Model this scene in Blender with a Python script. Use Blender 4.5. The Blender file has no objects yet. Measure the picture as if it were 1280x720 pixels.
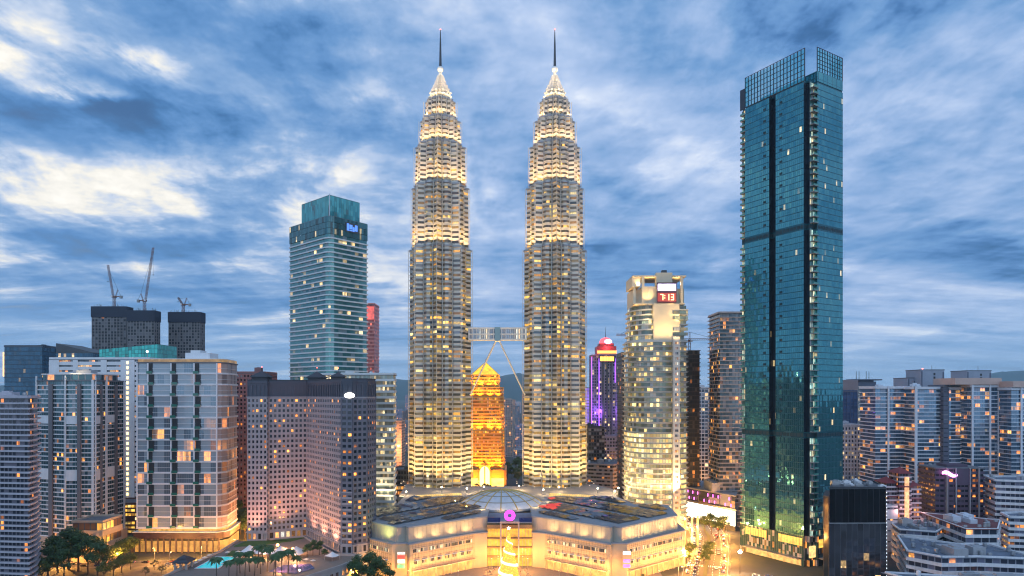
import bpy, bmesh, math, random
from mathutils import Vector, Matrix
R = math.radians
rnd = random.Random(7)
sc = bpy.context.scene
COL = sc.collection

# ------------------------------------------------------------------ camera
CAMZ, F, HY = 115.0, 810.0, 492.0          # eye height, focal length and horizon in 1280 px units
cam = bpy.data.cameras.new('camera'); camo = bpy.data.objects.new('camera', cam); COL.objects.link(camo)
camo.location = (0, 0, CAMZ); camo.rotation_euler = (R(90), 0, 0)
cam.sensor_width = 36; cam.lens = F/1280*36; cam.shift_y = (HY-360)/1280
cam.clip_start = 1; cam.clip_end = 60000
sc.camera = camo
def PX(px, Y): return (px-640)*Y/F
def PZ(py, Y): return CAMZ+(HY-py)*Y/F

# ------------------------------------------------------------------ view, world, sun
sc.view_settings.view_transform = 'Standard'; sc.view_settings.look = 'None'
sc.view_settings.gamma = 1; sc.view_settings.exposure = 0.27
sc.view_settings.use_curve_mapping = False
sc.cycles.use_denoising = True; sc.cycles.filter_width = 1.15
sc.cycles.max_bounces = 5; sc.cycles.diffuse_bounces = 2; sc.cycles.glossy_bounces = 3
sc.cycles.transmission_bounces = 3; sc.cycles.transparent_max_bounces = 6; sc.cycles.volume_bounces = 0
sc.cycles.sample_clamp_indirect = 4.0
sc.cycles.caustics_reflective = False; sc.cycles.caustics_refractive = False
SUN_EL, SUN_AZ = R(3.0), R(-48)             # low sun to the left, beyond the towers, just gone behind cloud

class NT:
    """tiny node-tree writer"""
    def __init__(s, tree): s.t = tree; s.n = tree.nodes; s.l = tree.links
    def add(s, kind, **kw):
        n = s.n.new(kind)
        for k, v in kw.items(): setattr(n, k, v)
        return n
    def put(s, sock, v):
        if v is None: return
        if isinstance(v, bpy.types.NodeSocket): s.l.new(v, sock)
        else: sock.default_value = v
    def math(s, op, a, b=None, c=None, clamp=False):
        n = s.add('ShaderNodeMath', operation=op, use_clamp=clamp)
        s.put(n.inputs[0], a); s.put(n.inputs[1], b); s.put(n.inputs[2], c)
        return n.outputs[0]
    def vec(s, x=0.0, y=0.0, z=0.0):
        n = s.add('ShaderNodeCombineXYZ'); s.put(n.inputs[0], x); s.put(n.inputs[1], y); s.put(n.inputs[2], z)
        return n.outputs[0]
    def vmath(s, op, a, b=None):
        n = s.add('ShaderNodeVectorMath', operation=op); s.put(n.inputs[0], a)
        if b is not None: s.put(n.inputs[1], b)
        return n.outputs['Value'] if op in ('DOT_PRODUCT', 'LENGTH', 'DISTANCE') else n.outputs[0]
    def scale(s, a, f):
        n = s.add('ShaderNodeVectorMath', operation='SCALE'); s.put(n.inputs[0], a); s.put(n.inputs['Scale'], f)
        return n.outputs[0]
    def sep(s, v):
        n = s.add('ShaderNodeSeparateXYZ'); s.put(n.inputs[0], v); return n.outputs
    def mix(s, f, a, b, mode='MIX'):
        n = s.add('ShaderNodeMix', data_type='RGBA', blend_type=mode)
        s.put(n.inputs[0], f); s.put(n.inputs[6], a); s.put(n.inputs[7], b)
        return n.outputs[2]
    def noise(s, v, scale, detail=3.0, rough=0.5, dist=0.0):
        n = s.add('ShaderNodeTexNoise'); s.put(n.inputs['Vector'], v)
        n.inputs['Scale'].default_value = scale; n.inputs['Detail'].default_value = detail
        n.inputs['Roughness'].default_value = rough; n.inputs['Distortion'].default_value = dist
        return n.outputs['Fac']
    def white(s, v):
        n = s.add('ShaderNodeTexWhiteNoise', noise_dimensions='3D'); s.put(n.inputs['Vector'], v)
        return n.outputs['Value'], n.outputs['Color']
    def ramp(s, f, pts, interp='LINEAR'):
        n = s.add('ShaderNodeValToRGB'); s.put(n.inputs[0], f)
        cr = n.color_ramp; cr.interpolation = interp
        while len(cr.elements) < len(pts): cr.elements.new(0.5)
        for e, (p, c) in zip(cr.elements, pts):
            e.position = p; e.color = (c[0], c[1], c[2], 1) if not isinstance(c, (int, float)) else (c, c, c, 1)
        return n.outputs[0]
    def smooth(s, v, a, b):
        n = s.add('ShaderNodeMapRange', interpolation_type='SMOOTHSTEP')
        s.put(n.inputs[0], v); n.inputs[1].default_value = a; n.inputs[2].default_value = b
        return n.outputs[0]

W = bpy.data.worlds.new('World'); sc.world = W; W.use_nodes = True
wt = NT(W.node_tree); W.node_tree.nodes.clear()
def build_sky():
    t = wt
    sky = t.add('ShaderNodeTexSky', sky_type='NISHITA', sun_disc=False, sun_elevation=SUN_EL, sun_rotation=SUN_AZ,
                air_density=1.0, dust_density=0.6, ozone_density=4.0)
    clear = t.scale(sky.outputs[0], 0.12)
    d = t.add('ShaderNodeTexCoord').outputs['Generated']
    x, y, z = t.sep(d)
    zc = t.math('MAXIMUM', z, 0.0)
    inv = t.math('DIVIDE', 1.0, t.math('ADD', zc, 0.11))
    px = t.math('MULTIPLY', x, inv); py = t.math('MULTIPLY', y, inv)
    # cloud sheet seen from below, drawn out along the wind, which blows towards the viewer
    warp = t.noise(t.vec(px, py, 3.7), 0.7, 2, 0.5)
    wv = t.math('MULTIPLY', t.math('SUBTRACT', warp, 0.5), 0.35)
    big = t.noise(t.vec(t.math('ADD', px, wv), t.math('MULTIPLY', py, 0.80), 2.0), 1.5, 6, 0.58)
    fine = t.noise(t.vec(t.math('ADD', px, t.math('MULTIPLY', wv, 2.0)), t.math('MULTIPLY_ADD', py, 0.42, t.math('MULTIPLY', px, 0.15)), 5.0), 3.4, 6, 0.60)
    puff = t.noise(t.vec(t.math('ADD', px, wv), py, 8.0), 8.0, 6, 0.62)
    band = t.noise(t.vec(t.math('MULTIPLY', px, 0.30), t.math('MULTIPLY', py, 1.0), 9.0), 2.0, 5, 0.6)
    low = t.smooth(z, 0.36, 0.06)
    tex = t.math('ADD', t.math('ADD', t.math('MULTIPLY', big, 0.60), t.math('MULTIPLY', fine, 0.38)), t.math('MULTIPLY', puff, 0.26))
    tex = t.math('SUBTRACT', tex, 0.62)
    bandv = t.math('SUBTRACT', band, 0.5)
    tex = t.math('ADD', t.math('MULTIPLY', tex, t.math('SUBTRACT', 1.0, t.math('MULTIPLY', low, 0.65))), t.math('MULTIPLY', bandv, t.math('MULTIPLY', low, 0.8)))
    # thicker and thinner parts of the cloud deck, by azimuth and elevation
    yy = t.math('MAXIMUM', y, 0.02)
    sx = t.math('DIVIDE', x, yy); sz = t.math('DIVIDE', z, yy)
    sx = t.math('ADD', sx, t.math('MULTIPLY', t.math('SUBTRACT', fine, 0.5), 0.30)); sz = t.math('ADD', sz, t.math('MULTIPLY', t.math('SUBTRACT', big, 0.5), 0.22))
    acc = None
    for (bx, by, rx, rz, ang, amp) in SKY_BLOBS:
        a, b = (bx-640)/810, (492-by)/810
        c, s_ = math.cos(R(ang)), math.sin(R(ang))
        dx = t.math('SUBTRACT', sx, a); dz = t.math('SUBTRACT', sz, b)
        u = t.math('ADD', t.math('MULTIPLY', dx, c/(rx/810)), t.math('MULTIPLY', dz, s_/(rx/810)))
        v = t.math('ADD', t.math('MULTIPLY', dx, -s_/(rz/810)), t.math('MULTIPLY', dz, c/(rz/810)))
        q = t.math('ADD', t.math('MULTIPLY', u, u), t.math('MULTIPLY', v, v))
        g = t.math('MULTIPLY', t.math('EXPONENT', t.math('MULTIPLY', q, -1.0)), amp)
        acc = g if acc is None else t.math('ADD', acc, g)
    val = t.math('ADD', t.math('ADD', 0.46, acc), t.math('MULTIPLY', tex, 2.45))
    # where the set sun still lights the cloud
    gl = Vector((-0.60, 0.80, 0.30)).normalized()
    g1 = t.smooth(t.vmath('DOT_PRODUCT', d, tuple(gl)), 0.80, 0.99)
    warm = t.ramp(val, [(0.0,(.040,.130,.330)),(0.16,(.066,.195,.440)),(0.34,(.125,.270,.530)),(0.52,(.245,.385,.620)),(0.66,(.50,.585,.735)),(0.80,(.84,.81,.74)),(1.0,(1.0,.96,.88))])
    cool = t.ramp(val, [(0.0,(.050,.160,.400)),(0.16,(.080,.210,.475)),(0.34,(.150,.300,.560)),(0.52,(.270,.405,.655)),(0.68,(.385,.505,.735)),(0.85,(.58,.66,.82)),(1.0,(.80,.84,.90))])
    cloud = t.mix(g1, cool, warm)
    skyc = t.mix(t.smooth(val, 0.02, 0.30), t.mix(0.5, clear, cloud), cloud)
    hz = t.smooth(z, 0.15, 0.0)
    skyc = t.mix(t.math('MULTIPLY', hz, 0.55), skyc, (0.42, 0.61, 0.86, 1))
    # added warm fill: the sky behind the viewer is brightened to light the facades
    back = t.smooth(y, 0.1, -0.7)
    skyc = t.vmath('MULTIPLY', skyc, t.vmath('ADD', t.scale((1.45, 1.12, 0.82), back), (1.0, 1.0, 1.0)))
    bg = t.add('ShaderNodeBackground'); t.put(bg.inputs[0], skyc); bg.inputs[1].default_value = 1.0
    out = t.add('ShaderNodeOutputWorld'); t.l.new(bg.outputs[0], out.inputs[0])
# parts of the cloud deck: azimuth/elevation of the centre, extents, tilt, thickness (+ lit, - open blue)
SKY_BLOBS = [(150,235,210,44,6,.46),(60,200,60,20,-10,.2),(390,275,95,40,25,.34),(330,200,120,30,-12,.16),(200,80,45,20,-25,.34),(115,122,50,13,-22,.36),(20,30,70,45,0,.30),(470,95,100,50,-30,.2),(640,60,60,60,0,.08),
             (120,152,200,44,-10,-.32),(420,40,90,58,-40,-.28),(270,25,150,45,-20,-.20),(30,330,160,34,0,-.16),(150,390,200,40,0,-.08),(610,240,70,50,0,.10),
             (1210,310,130,32,-6,-.24),(1150,240,120,40,20,.10),(800,180,160,90,10,.10),(860,330,110,40,0,-.10),(1230,90,140,60,15,.06),(1100,40,200,50,0,.06),(1150,400,220,30,0,.08),(490,340,50,40,0,.3),(430,215,40,18,0,.2),(620,235,40,30,10,.16),(770,120,60,20,-20,.14),(830,205,30,14,20,.2),(1100,330,160,16,4,.12),(1180,420,160,12,2,.12)]
build_sky()
W.cycles.sampling_method = 'MANUAL'; W.cycles.sample_map_resolution = 512

sun = bpy.data.lights.new('sun', 'SUN'); suno = bpy.data.objects.new('sun', sun); COL.objects.link(suno)
sun.energy = 0.25; sun.angle = R(12); sun.color = (1, 0.80, 0.62)
sd = Vector((math.sin(SUN_AZ)*math.cos(R(8)), math.cos(SUN_AZ)*math.cos(R(8)), math.sin(R(8))))
suno.rotation_euler = (-sd).to_track_quat('-Z', 'Y').to_euler()

# ------------------------------------------------------------------ mesh helpers
class MB:
    def __init__(s): s.v = []; s.f = []; s.uv = []; s.mi = []; s.smooth = False
    def face(s, pts, uv=None, mi=0):
        i = len(s.v); s.v += [tuple(p) for p in pts]; s.f.append(list(range(i, i+len(pts))))
        s.uv += uv if uv else [(p[0]*0.2+p[1]*0.2, p[2]*0.2) for p in pts]; s.mi.append(mi)
    def box(s, x0, x1, y0, y1, z0, z1, mi=0, m=None):
        p = [Vector(c) for c in ((x0,y0,z0),(x1,y0,z0),(x1,y1,z0),(x0,y1,z0),(x0,y0,z1),(x1,y0,z1),(x1,y1,z1),(x0,y1,z1))]
        if m: p = [m @ q for q in p]
        for q in ((0,3,2,1),(4,5,6,7),(0,1,5,4),(1,2,6,5),(2,3,7,6),(3,0,4,7)): s.face([p[k] for k in q], None, mi)
        return s
    def obox(s, a, b, w0, w1, z0, z1, mi=0):
        """box along the ground line a>b, from w0 to w1 to its right (outside of a CCW polygon)"""
        a = Vector(a[:2]); b = Vector(b[:2]); d = (b-a).normalized(); n = Vector((d.y, -d.x))
        q = [a+n*w0, b+n*w0, b+n*w1, a+n*w1]
        P = [(c.x, c.y, z) for z in (z0, z1) for c in q]
        for k in ((0,1,2,3),(7,6,5,4),(1,0,4,5),(2,1,5,6),(3,2,6,7),(0,3,7,4)): s.face([P[i] for i in k], None, mi)
        return s
    def prism(s, poly, z0, z1, mi=0, top=True, bot=True, top_mi=None, z1s=None):
        n = len(poly)
        for i in range(n):
            a, b = poly[i], poly[(i+1) % n]
            za, zb = (z1s[i], z1s[(i+1) % n]) if z1s else (z1, z1)
            s.face([(a[0],a[1],z0),(b[0],b[1],z0),(b[0],b[1],zb),(a[0],a[1],za)], None, mi)
        if top: s.face([(p[0],p[1],z1s[i] if z1s else z1) for i, p in enumerate(poly)], None, mi if top_mi is None else top_mi)
        if bot: s.face([(p[0],p[1],z0) for p in reversed(poly)], None, mi)
        return s
    def ring(s, poly, z0, z1, bay=3.0, rows=1.0, mis=None, closed=True, v0=0.0):
        """vertical wall round a polygon, uv in whole window cells"""
        n = len(poly); acc = 0
        for i in range(n if closed else n-1):
            a, b = poly[i], poly[(i+1) % n]
            L = math.hypot(b[0]-a[0], b[1]-a[1]); c = max(1, round(L/bay)) if L > bay*0.6 else L/bay
            s.face([(a[0],a[1],z0),(b[0],b[1],z0),(b[0],b[1],z1),(a[0],a[1],z1)],
                   [(acc,v0),(acc+c,v0),(acc+c,v0+rows),(acc,v0+rows)], mis[i] if mis else 0)
            acc += math.ceil(c)
        return s
    def tube(s, a, b, r0, r1=None, n=8, mi=0, caps=True):
        r1 = r0 if r1 is None else r1
        a = Vector(a); b = Vector(b); q = (b-a).to_track_quat('Z', 'Y').to_matrix()
        A = []; B = []
        for k in range(n):
            t = 2*math.pi*k/n; d = q @ Vector((math.cos(t), math.sin(t), 0)); A.append(a+d*r0); B.append(b+d*r1)
        for k in range(n): s.face([A[k], A[(k+1)%n], B[(k+1)%n], B[k]], None, mi)
        if caps: s.face(B, None, mi); s.face(A[::-1], None, mi)
        return s
    def lathe(s, prof, n=16, c=(0,0), mi=0):
        for (r0, z0), (r1, z1) in zip(prof, prof[1:]):
            for k in range(n):
                t0, t1 = 2*math.pi*k/n, 2*math.pi*(k+1)/n
                p = [(c[0]+r0*math.cos(t0),c[1]+r0*math.sin(t0),z0),(c[0]+r0*math.cos(t1),c[1]+r0*math.sin(t1),z0),
                     (c[0]+r1*math.cos(t1),c[1]+r1*math.sin(t1),z1),(c[0]+r1*math.cos(t0),c[1]+r1*math.sin(t0),z1)]
                if r0 < 1e-4: p = p[1:] if False else [p[0], p[2], p[3]]
                elif r1 < 1e-4: p = p[:3]
                s.face(p, None, mi)
        return s
    def build(s, name, mats, parent=None, loc=(0,0,0), smooth=False):
        me = bpy.data.meshes.new(name)
        me.from_pydata(s.v, [], s.f)
        if not isinstance(mats, (list, tuple)): mats = [mats]
        for m in mats: me.materials.append(m)
        uvl = me.uv_layers.new(name='UVMap')
        flat = [c for uv in s.uv for c in uv]
        uvl.data.foreach_set('uv', flat)
        me.polygons.foreach_set('material_index', s.mi)
        if smooth:
            bm = bmesh.new(); bm.from_mesh(me); bmesh.ops.remove_doubles(bm, verts=bm.verts, dist=1e-4); bm.to_mesh(me); bm.free()
            me.polygons.foreach_set('use_smooth', [True]*len(me.polygons))
        me.update()
        o = bpy.data.objects.new(name, me); COL.objects.link(o); o.location = loc
        if parent: o.parent = parent
        return o

def thing(name, label, cat, loc=(0,0,0), rz=0.0, group=None):
    o = bpy.data.objects.new(name, None); COL.objects.link(o); o.location = loc; o.rotation_euler = (0,0,rz)
    o['label'] = label; o['category'] = cat
    if group: o['group'] = group
    o.empty_display_size = 1
    return o
def tag(o, label=None, cat=None, group=None, kind=None):
    if label: o['label'] = label
    if cat: o['category'] = cat
    if group: o['group'] = group
    if kind: o['kind'] = kind
    return o
KIDS = {}
def copy_of(o, loc, parent=None):
    c = o.copy(); COL.objects.link(c); c.location = loc; c.parent = parent if parent else o.parent
    return c
def copy_tree(o, loc=None, rz=None, label=None, parent=None):
    c = o.copy(); COL.objects.link(c)
    if loc is not None: c.location = loc
    if rz is not None: c.rotation_euler = (0,0,rz)
    if label: c['label'] = label
    if parent is not None: c.parent = parent
    for ch in o.children:
        copy_tree(ch, parent=c)
    return c
def area(poly): return 0.5*sum(a[0]*b[1]-b[0]*a[1] for a, b in zip(poly, poly[1:]+poly[:1]))
def ccw(poly): return list(poly) if area(poly) > 0 else list(reversed(poly))
def offset(poly, d):
    out = []; n = len(poly)
    for i in range(n):
        p0, p1, p2 = Vector(poly[i-1][:2]), Vector(poly[i][:2]), Vector(poly[(i+1)%n][:2])
        a = (p1-p0).normalized(); b = (p2-p1).normalized()
        na = Vector((a.y,-a.x)); nb = Vector((b.y,-b.x)); m = na+nb
        if m.length < 1e-5: m = na
        m.normalize(); k = max(0.35, m.dot(na))
        q = p1+m*(d/k); out.append((q.x, q.y))
    return out
def rect(x0, x1, y0, y1): return [(x0,y0),(x1,y0),(x1,y1),(x0,y1)]
def rrect(c, w, d, ang):
    """rectangle with near corner c, w along angle ang, d along ang+90"""
    u = Vector((math.cos(ang), math.sin(ang))); v = Vector((-u.y, u.x)); c = Vector(c)
    return [tuple(c), tuple(c+u*w), tuple(c+u*w+v*d), tuple(c+v*d)]
def arc(cx, cy, r, a0, a1, n): return [(cx+r*math.cos(R(a0+(a1-a0)*k/n)), cy+r*math.sin(R(a0+(a1-a0)*k/n))) for k in range(n+1)]

# ------------------------------------------------------------------ materials
MATS = {}
def mat(name, col, rough=0.6, metal=0.0, var=0.12, scale=0.15, emit=None, es=0.0, streak=0.0, bump=0.0, spec=0.5):
    if name in MATS: return MATS[name]
    m = bpy.data.materials.new(name); m.use_nodes = True; MATS[name] = m
    t = NT(m.node_tree); b = t.n['Principled BSDF']
    b.inputs['Roughness'].default_value = rough; b.inputs['Metallic'].default_value = metal
    b.inputs['Specular IOR Level'].default_value = spec
    pos = t.add('ShaderNodeNewGeometry').outputs['Position']
    nz = t.noise(pos, scale, 5, 0.6)
    f = t.math('MULTIPLY_ADD', t.math('SUBTRACT', nz, 0.5), 2*var*1.6, 1.0)
    if streak:
        sx, sy, sz = t.sep(pos)
        st = t.noise(t.vec(t.math('MULTIPLY', sx, 0.9), t.math('MULTIPLY', sy, 0.9), t.math('MULTIPLY', sz, 0.05)), 0.8, 4, 0.6)
        f = t.math('MULTIPLY', f, t.math('MULTIPLY_ADD', t.math('SUBTRACT', st, 0.5), streak*2, 1.0))
    c = t.scale((col[0], col[1], col[2]), f)
    t.put(b.inputs['Base Color'], c)
    t.put(b.inputs['Roughness'], t.math('MULTIPLY_ADD', t.math('SUBTRACT', nz, 0.5), 0.3, rough, clamp=True))
    if bump:
        bn = t.add('ShaderNodeBump'); bn.inputs['Strength'].default_value = bump; bn.inputs['Distance'].default_value = 0.5
        t.put(bn.inputs['Height'], t.noise(pos, scale*8, 3, 0.6)); t.put(b.inputs['Normal'], bn.outputs[0])
    if emit:
        b.inputs['Emission Color'].default_value = (*emit, 1); b.inputs['Emission Strength'].default_value = es
    return m
def glow(name, col, s, sample='AUTO', patch=0.0):
    if name in MATS: return MATS[name]
    m = bpy.data.materials.new(name); m.use_nodes = True; MATS[name] = m
    t = NT(m.node_tree); b = t.n['Principled BSDF']
    b.inputs['Base Color'].default_value = (0.06, 0.06, 0.06, 1); b.inputs['Roughness'].default_value = 0.4
    b.inputs['Emission Color'].default_value = (*col, 1); b.inputs['Emission Strength'].default_value = s
    if patch:
        pos = t.add('ShaderNodeNewGeometry').outputs['Position']
        t.put(b.inputs['Emission Strength'], t.math('MULTIPLY', s, t.math('MULTIPLY_ADD', t.math('SUBTRACT', t.noise(pos, patch, 3, 0.6), 0.5), 2.4, 1.0, clamp=False)))
    m.cycles.emission_sampling = sample
    return m
WARM = [(0.0,(1.0,0.30,0.04)),(0.35,(1.0,0.47,0.10)),(0.65,(1.0,0.64,0.24)),(0.85,(1.0,0.86,0.58)),(1.0,(0.85,0.95,1.0))]
AMBER = [(0.0,(1.0,0.28,0.04)),(0.5,(1.0,0.40,0.07)),(1.0,(1.0,0.60,0.20))]
PALE = [(0.0,(1.0,0.62,0.24)),(0.5,(1.0,0.82,0.45)),(1.0,(0.95,1.0,0.75))]
COOL = [(0.0,(1.0,0.70,0.32)),(0.4,(0.80,0.95,0.70)),(1.0,(0.55,0.95,0.90))]
GOLD = [(0.0,(1.0,0.42,0.04)),(0.5,(1.0,0.58,0.10)),(1.0,(1.0,0.78,0.30))]
def glazing(name, tint, lit=0.15, es=2.0, pal=WARM, metal=0.5, rough=0.08, frame=(0.10,0.11,0.13), mull=0.07, blind=0.25,
            blindc=(0.30,0.31,0.33), seed=0.0, cluster=5.0, sill=0.0, sillc=(0.4,0.4,0.4), tilt=0.02, frame_top=0.0, sub=1.0, gvar=0.5, dim=0.0):
    """window material: whole uv cells are panes; some panes are lit rooms. sill > 0 paints a spandrel band (distant blocks only)"""
    if name in MATS: return MATS[name]
    m = bpy.data.materials.new(name); m.use_nodes = True; MATS[name] = m
    t = NT(m.node_tree); b = t.n['Principled BSDF']
    uv = t.add('ShaderNodeTexCoord').outputs['UV']
    u, v, _ = t.sep(uv)
    loc = t.add('ShaderNodeObjectInfo').outputs['Location']
    lx, ly, lz = t.sep(loc)
    cu = t.math('FLOOR', u); cv = t.math('FLOOR', v); fu = t.math('FRACT', u); fv = t.math('FRACT', v)
    sz = t.math('ADD', cv, t.math('MULTIPLY', lz, 1.37)); sy = t.math('ADD', t.math('MULTIPLY', lx, 0.71), seed)
    wv, wc = t.white(t.vec(cu, sz, sy)); r, g, bl = t.sep(wc)
    cl, _ = t.white(t.vec(t.math('FLOOR', t.math('DIVIDE', u, cluster)), sz, t.math('ADD', sy, 3.3)))
    prob = t.math('MULTIPLY', lit, t.math('POWER', t.math('MULTIPLY', cl, 1.6), 2.2))
    on = t.math('LESS_THAN', wv, prob)
    fw = t.math('FRACT', t.math('MULTIPLY', u, sub))
    mu = t.math('MAXIMUM', t.math('LESS_THAN', fw, mull), t.math('GREATER_THAN', fw, 1-mull))
    if frame_top: mu = t.math('MAXIMUM', mu, t.math('GREATER_THAN', fv, 1-frame_top))
    pane = t.math('SUBTRACT', 1.0, mu)
    if sill:
        pane = t.math('MULTIPLY', pane, t.math('GREATER_THAN', fv, sill))
    room = t.noise(t.vec(t.math('MULTIPLY', u, 2.3), t.math('MULTIPLY', v, 1.7), sz), 1.6, 2, 0.6)
    w2, c2 = t.white(t.vec(cu, sz, t.math('ADD', sy, 7.7))); r2, g2, b2 = t.sep(c2)
    level = t.math('MULTIPLY_ADD', t.math('POWER', g, 2.2), 1.7, 0.22)
    drawn = t.math('GREATER_THAN', fv, t.math('SUBTRACT', 1.0, t.math('MULTIPLY', r2, 0.75)))          # blind part way down
    drawn = t.math('MULTIPLY', drawn, t.math('GREATER_THAN', g2, 0.45))
    side = t.math('MULTIPLY', t.math('LESS_THAN', t.math('ABSOLUTE', t.math('SUBTRACT', fu, b2)), 0.22), t.math('GREATER_THAN', w2, 0.5))  # half-closed curtain
    cover = t.math('SUBTRACT', 1.0, t.math('MULTIPLY', t.math('MAXIMUM', drawn, side), 0.62))
    e = t.math('MULTIPLY', t.math('MULTIPLY', on, cover), level)
    e = t.math('MULTIPLY', e, t.math('MULTIPLY_ADD', room, 2.2, -0.05, clamp=False))
    if dim: e = t.math('MAXIMUM', e, t.math('MULTIPLY', t.math('MULTIPLY_ADD', t.math('MULTIPLY', cl, w2), 1.6, 0.25), dim))
    e = t.math('MAXIMUM', t.math('MULTIPLY', e, pane), 0.0)
    t.put(b.inputs['Emission Color'], t.ramp(r, pal)); t.put(b.inputs['Emission Strength'], t.math('MULTIPLY', e, es))
    cur = t.math('MULTIPLY', t.math('LESS_THAN', bl, blind), pane)
    glassc = t.scale(tint, t.math('MULTIPLY_ADD', g, gvar, 1.0-gvar/2))
    c = t.mix(cur, glassc, (*blindc, 1)); c = t.mix(pane, (*(sillc if sill else frame), 1), c)
    t.put(b.inputs['Base Color'], c)
    t.put(b.inputs['Metallic'], t.math('MULTIPLY', pane, t.math('MULTIPLY', t.math('SUBTRACT', 1.0, t.math('MULTIPLY', cur, 0.8)), metal)))
    t.put(b.inputs['Roughness'], t.math('MULTIPLY_ADD', t.math('SUBTRACT', 1.0, pane), 0.4, rough))
    if tilt:
        nn = t.add('ShaderNodeNewGeometry').outputs['Normal']
        t.put(b.inputs['Normal'], t.vmath('NORMALIZE', t.vmath('ADD', nn, t.scale(t.vmath('SUBTRACT', wc, (0.5,0.5,0.5)), tilt))))
    m.cycles.emission_sampling = 'NONE'
    return m
def lamp(name, kind, loc, power, col, parent=None, aim=None, size=120, radius=0.4, blend=1.0):
    l = bpy.data.lights.new(name, kind); o = bpy.data.objects.new(name, l); COL.objects.link(o)
    l.energy = power; l.color = col; o.location = loc
    l.shadow_soft_size = radius
    if kind == 'SPOT': l.spot_size = R(size); l.spot_blend = blend
    if aim is not None: o.rotation_euler = Vector(aim).to_track_quat('-Z', 'Y').to_euler()
    if parent: o.parent = parent
    return o

white = mat('white_render', (0.70,0.70,0.71), 0.7, var=0.10, streak=0.10)
grey = mat('grey_render', (0.34,0.35,0.37), 0.75, var=0.12, streak=0.12)
dgrey = mat('dark_grey', (0.07,0.075,0.085), 0.6)
concrete = mat('concrete', (0.30,0.29,0.28), 0.85, var=0.18, streak=0.2)
steel = mat('steel', (0.45,0.46,0.48), 0.35, 0.8)
darksteel = mat('dark_steel', (0.06,0.065,0.075), 0.4, 0.6)
roofm = mat('flat_roof', (0.14,0.145,0.16), 0.9, var=0.3, scale=0.08)
tan = mat('tan_render', (0.52,0.40,0.30), 0.75)

# ------------------------------------------------------------------ generic buildings
def plant_boxes(E, lp, z, n, m, seed, hmax=5.0):
    """plant rooms and tanks on a flat roof, each a part"""
    rr = random.Random(seed); xs = [p[0] for p in lp]; ys = [p[1] for p in lp]
    cx, cy = sum(xs)/len(xs), sum(ys)/len(ys); w, d = (max(xs)-min(xs))*0.22, (max(ys)-min(ys))*0.22
    for k in range(n):
        x, y = cx+rr.uniform(-w, w), cy+rr.uniform(-d, d); a, b = rr.uniform(.12, .3)*w*2, rr.uniform(.12, .3)*d*2; h = rr.uniform(1.5, hmax)
        MB().box(-a, a, -b, b, 0, h).box(-a*.5, a*.4, -b*.4, b*.5, h, h+rr.uniform(.3, 1.0)).build('plant_room', m, E, (x, y, z-0.02*k))
def storeys(E, lp, z0, z1, fh, glass, wall, bay=3.0, sp=1.2, out=0.35, inset=0.25, mis=None, wname='window_band', sname='spandrel',
            sprof=None, rows=1.0, parapet=0.0):
    """one window band and one spandrel per storey, as copies sharing two meshes"""
    n = max(1, round((z1-z0)/fh)); fh = (z1-z0)/n
    g = MB().ring(offset(lp, -inset), sp*0.5, fh+0.05, bay, rows, mis)
    gm = glass if isinstance(glass, (list, tuple)) else [glass]
    s = MB(); po = offset(lp, out)
    if sprof:
        for (o0, a, b) in sprof: s.prism(offset(lp, o0), a, b)
    else: s.prism(po, 0, sp)
    go = so = None
    for k in range(n):
        z = z0+k*fh
        if go is None: go = g.build(wname, gm, E, (0,0,z)); so = s.build(sname, wall, E, (0,0,z))
        else: copy_of(go, (0,0,z)); copy_of(so, (0,0,z))
    return n, fh
def grid_wall(E, lp, z0, z1, fh, bay, wall, pier=0.8, sp=1.2, depth=0.45, name='wall', edges=None):
    """a wall mesh with real window openings: piers and spandrels standing proud of the glazing"""
    n = max(1, round((z1-z0)/fh)); fh = (z1-z0)/n; m = MB(); N = len(lp)
    for i in range(N):
        if edges is not None and i not in edges: continue
        a, b = Vector(lp[i]), Vector(lp[(i+1)%N]); L = (b-a).length; d = (b-a)/L; c = max(1, round(L/bay))
        for k in range(c+1):
            s0 = max(0.0, L*k/c-pier/2); s1 = min(L, L*k/c+pier/2)
            if s1-s0 > 0.05: m.obox(a+d*s0, a+d*s1, 0.0, depth+0.06, z0, z1)
        for k in range(n+1):
            zb = z0+k*fh-(0.5*sp if k else 0); zt = min(z0+k*fh+0.5*sp, z1+0.3)
            m.obox(a, b, 0.003, depth, zb, zt)
    return m.build(name, wall, E), n, fh
def local(poly):
    poly = ccw(poly); cx = sum(p[0] for p in poly)/len(poly); cy = sum(p[1] for p in poly)/len(poly)
    return [(p[0]-cx, p[1]-cy) for p in poly], (cx, cy, 0)
def bands(name, label, cat, poly, z1, glass, wall, fh=3.6, z0=0.0, group=None, roof=roofm, para=1.4, plant=2, pm=None, seed=1, **kw):
    lp, c = local(poly); E = thing(name, label, cat, c, 0, group)
    storeys(E, lp, z0, z1, fh, glass, wall, **kw)
    o = kw.get('out', 0.35)
    MB().prism(offset(lp, o+0.05), z1, z1+0.5).build('roof', roof, E)
    if para:
        m = MB()
        for a, b in zip(lp, lp[1:]+lp[:1]): m.obox(a, b, -0.3, o, z1+0.45, z1+0.45+para)
        m.build('parapet', wall, E)
    if plant: plant_boxes(E, lp, z1+0.5, plant, pm or wall, seed)
    return E
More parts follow.
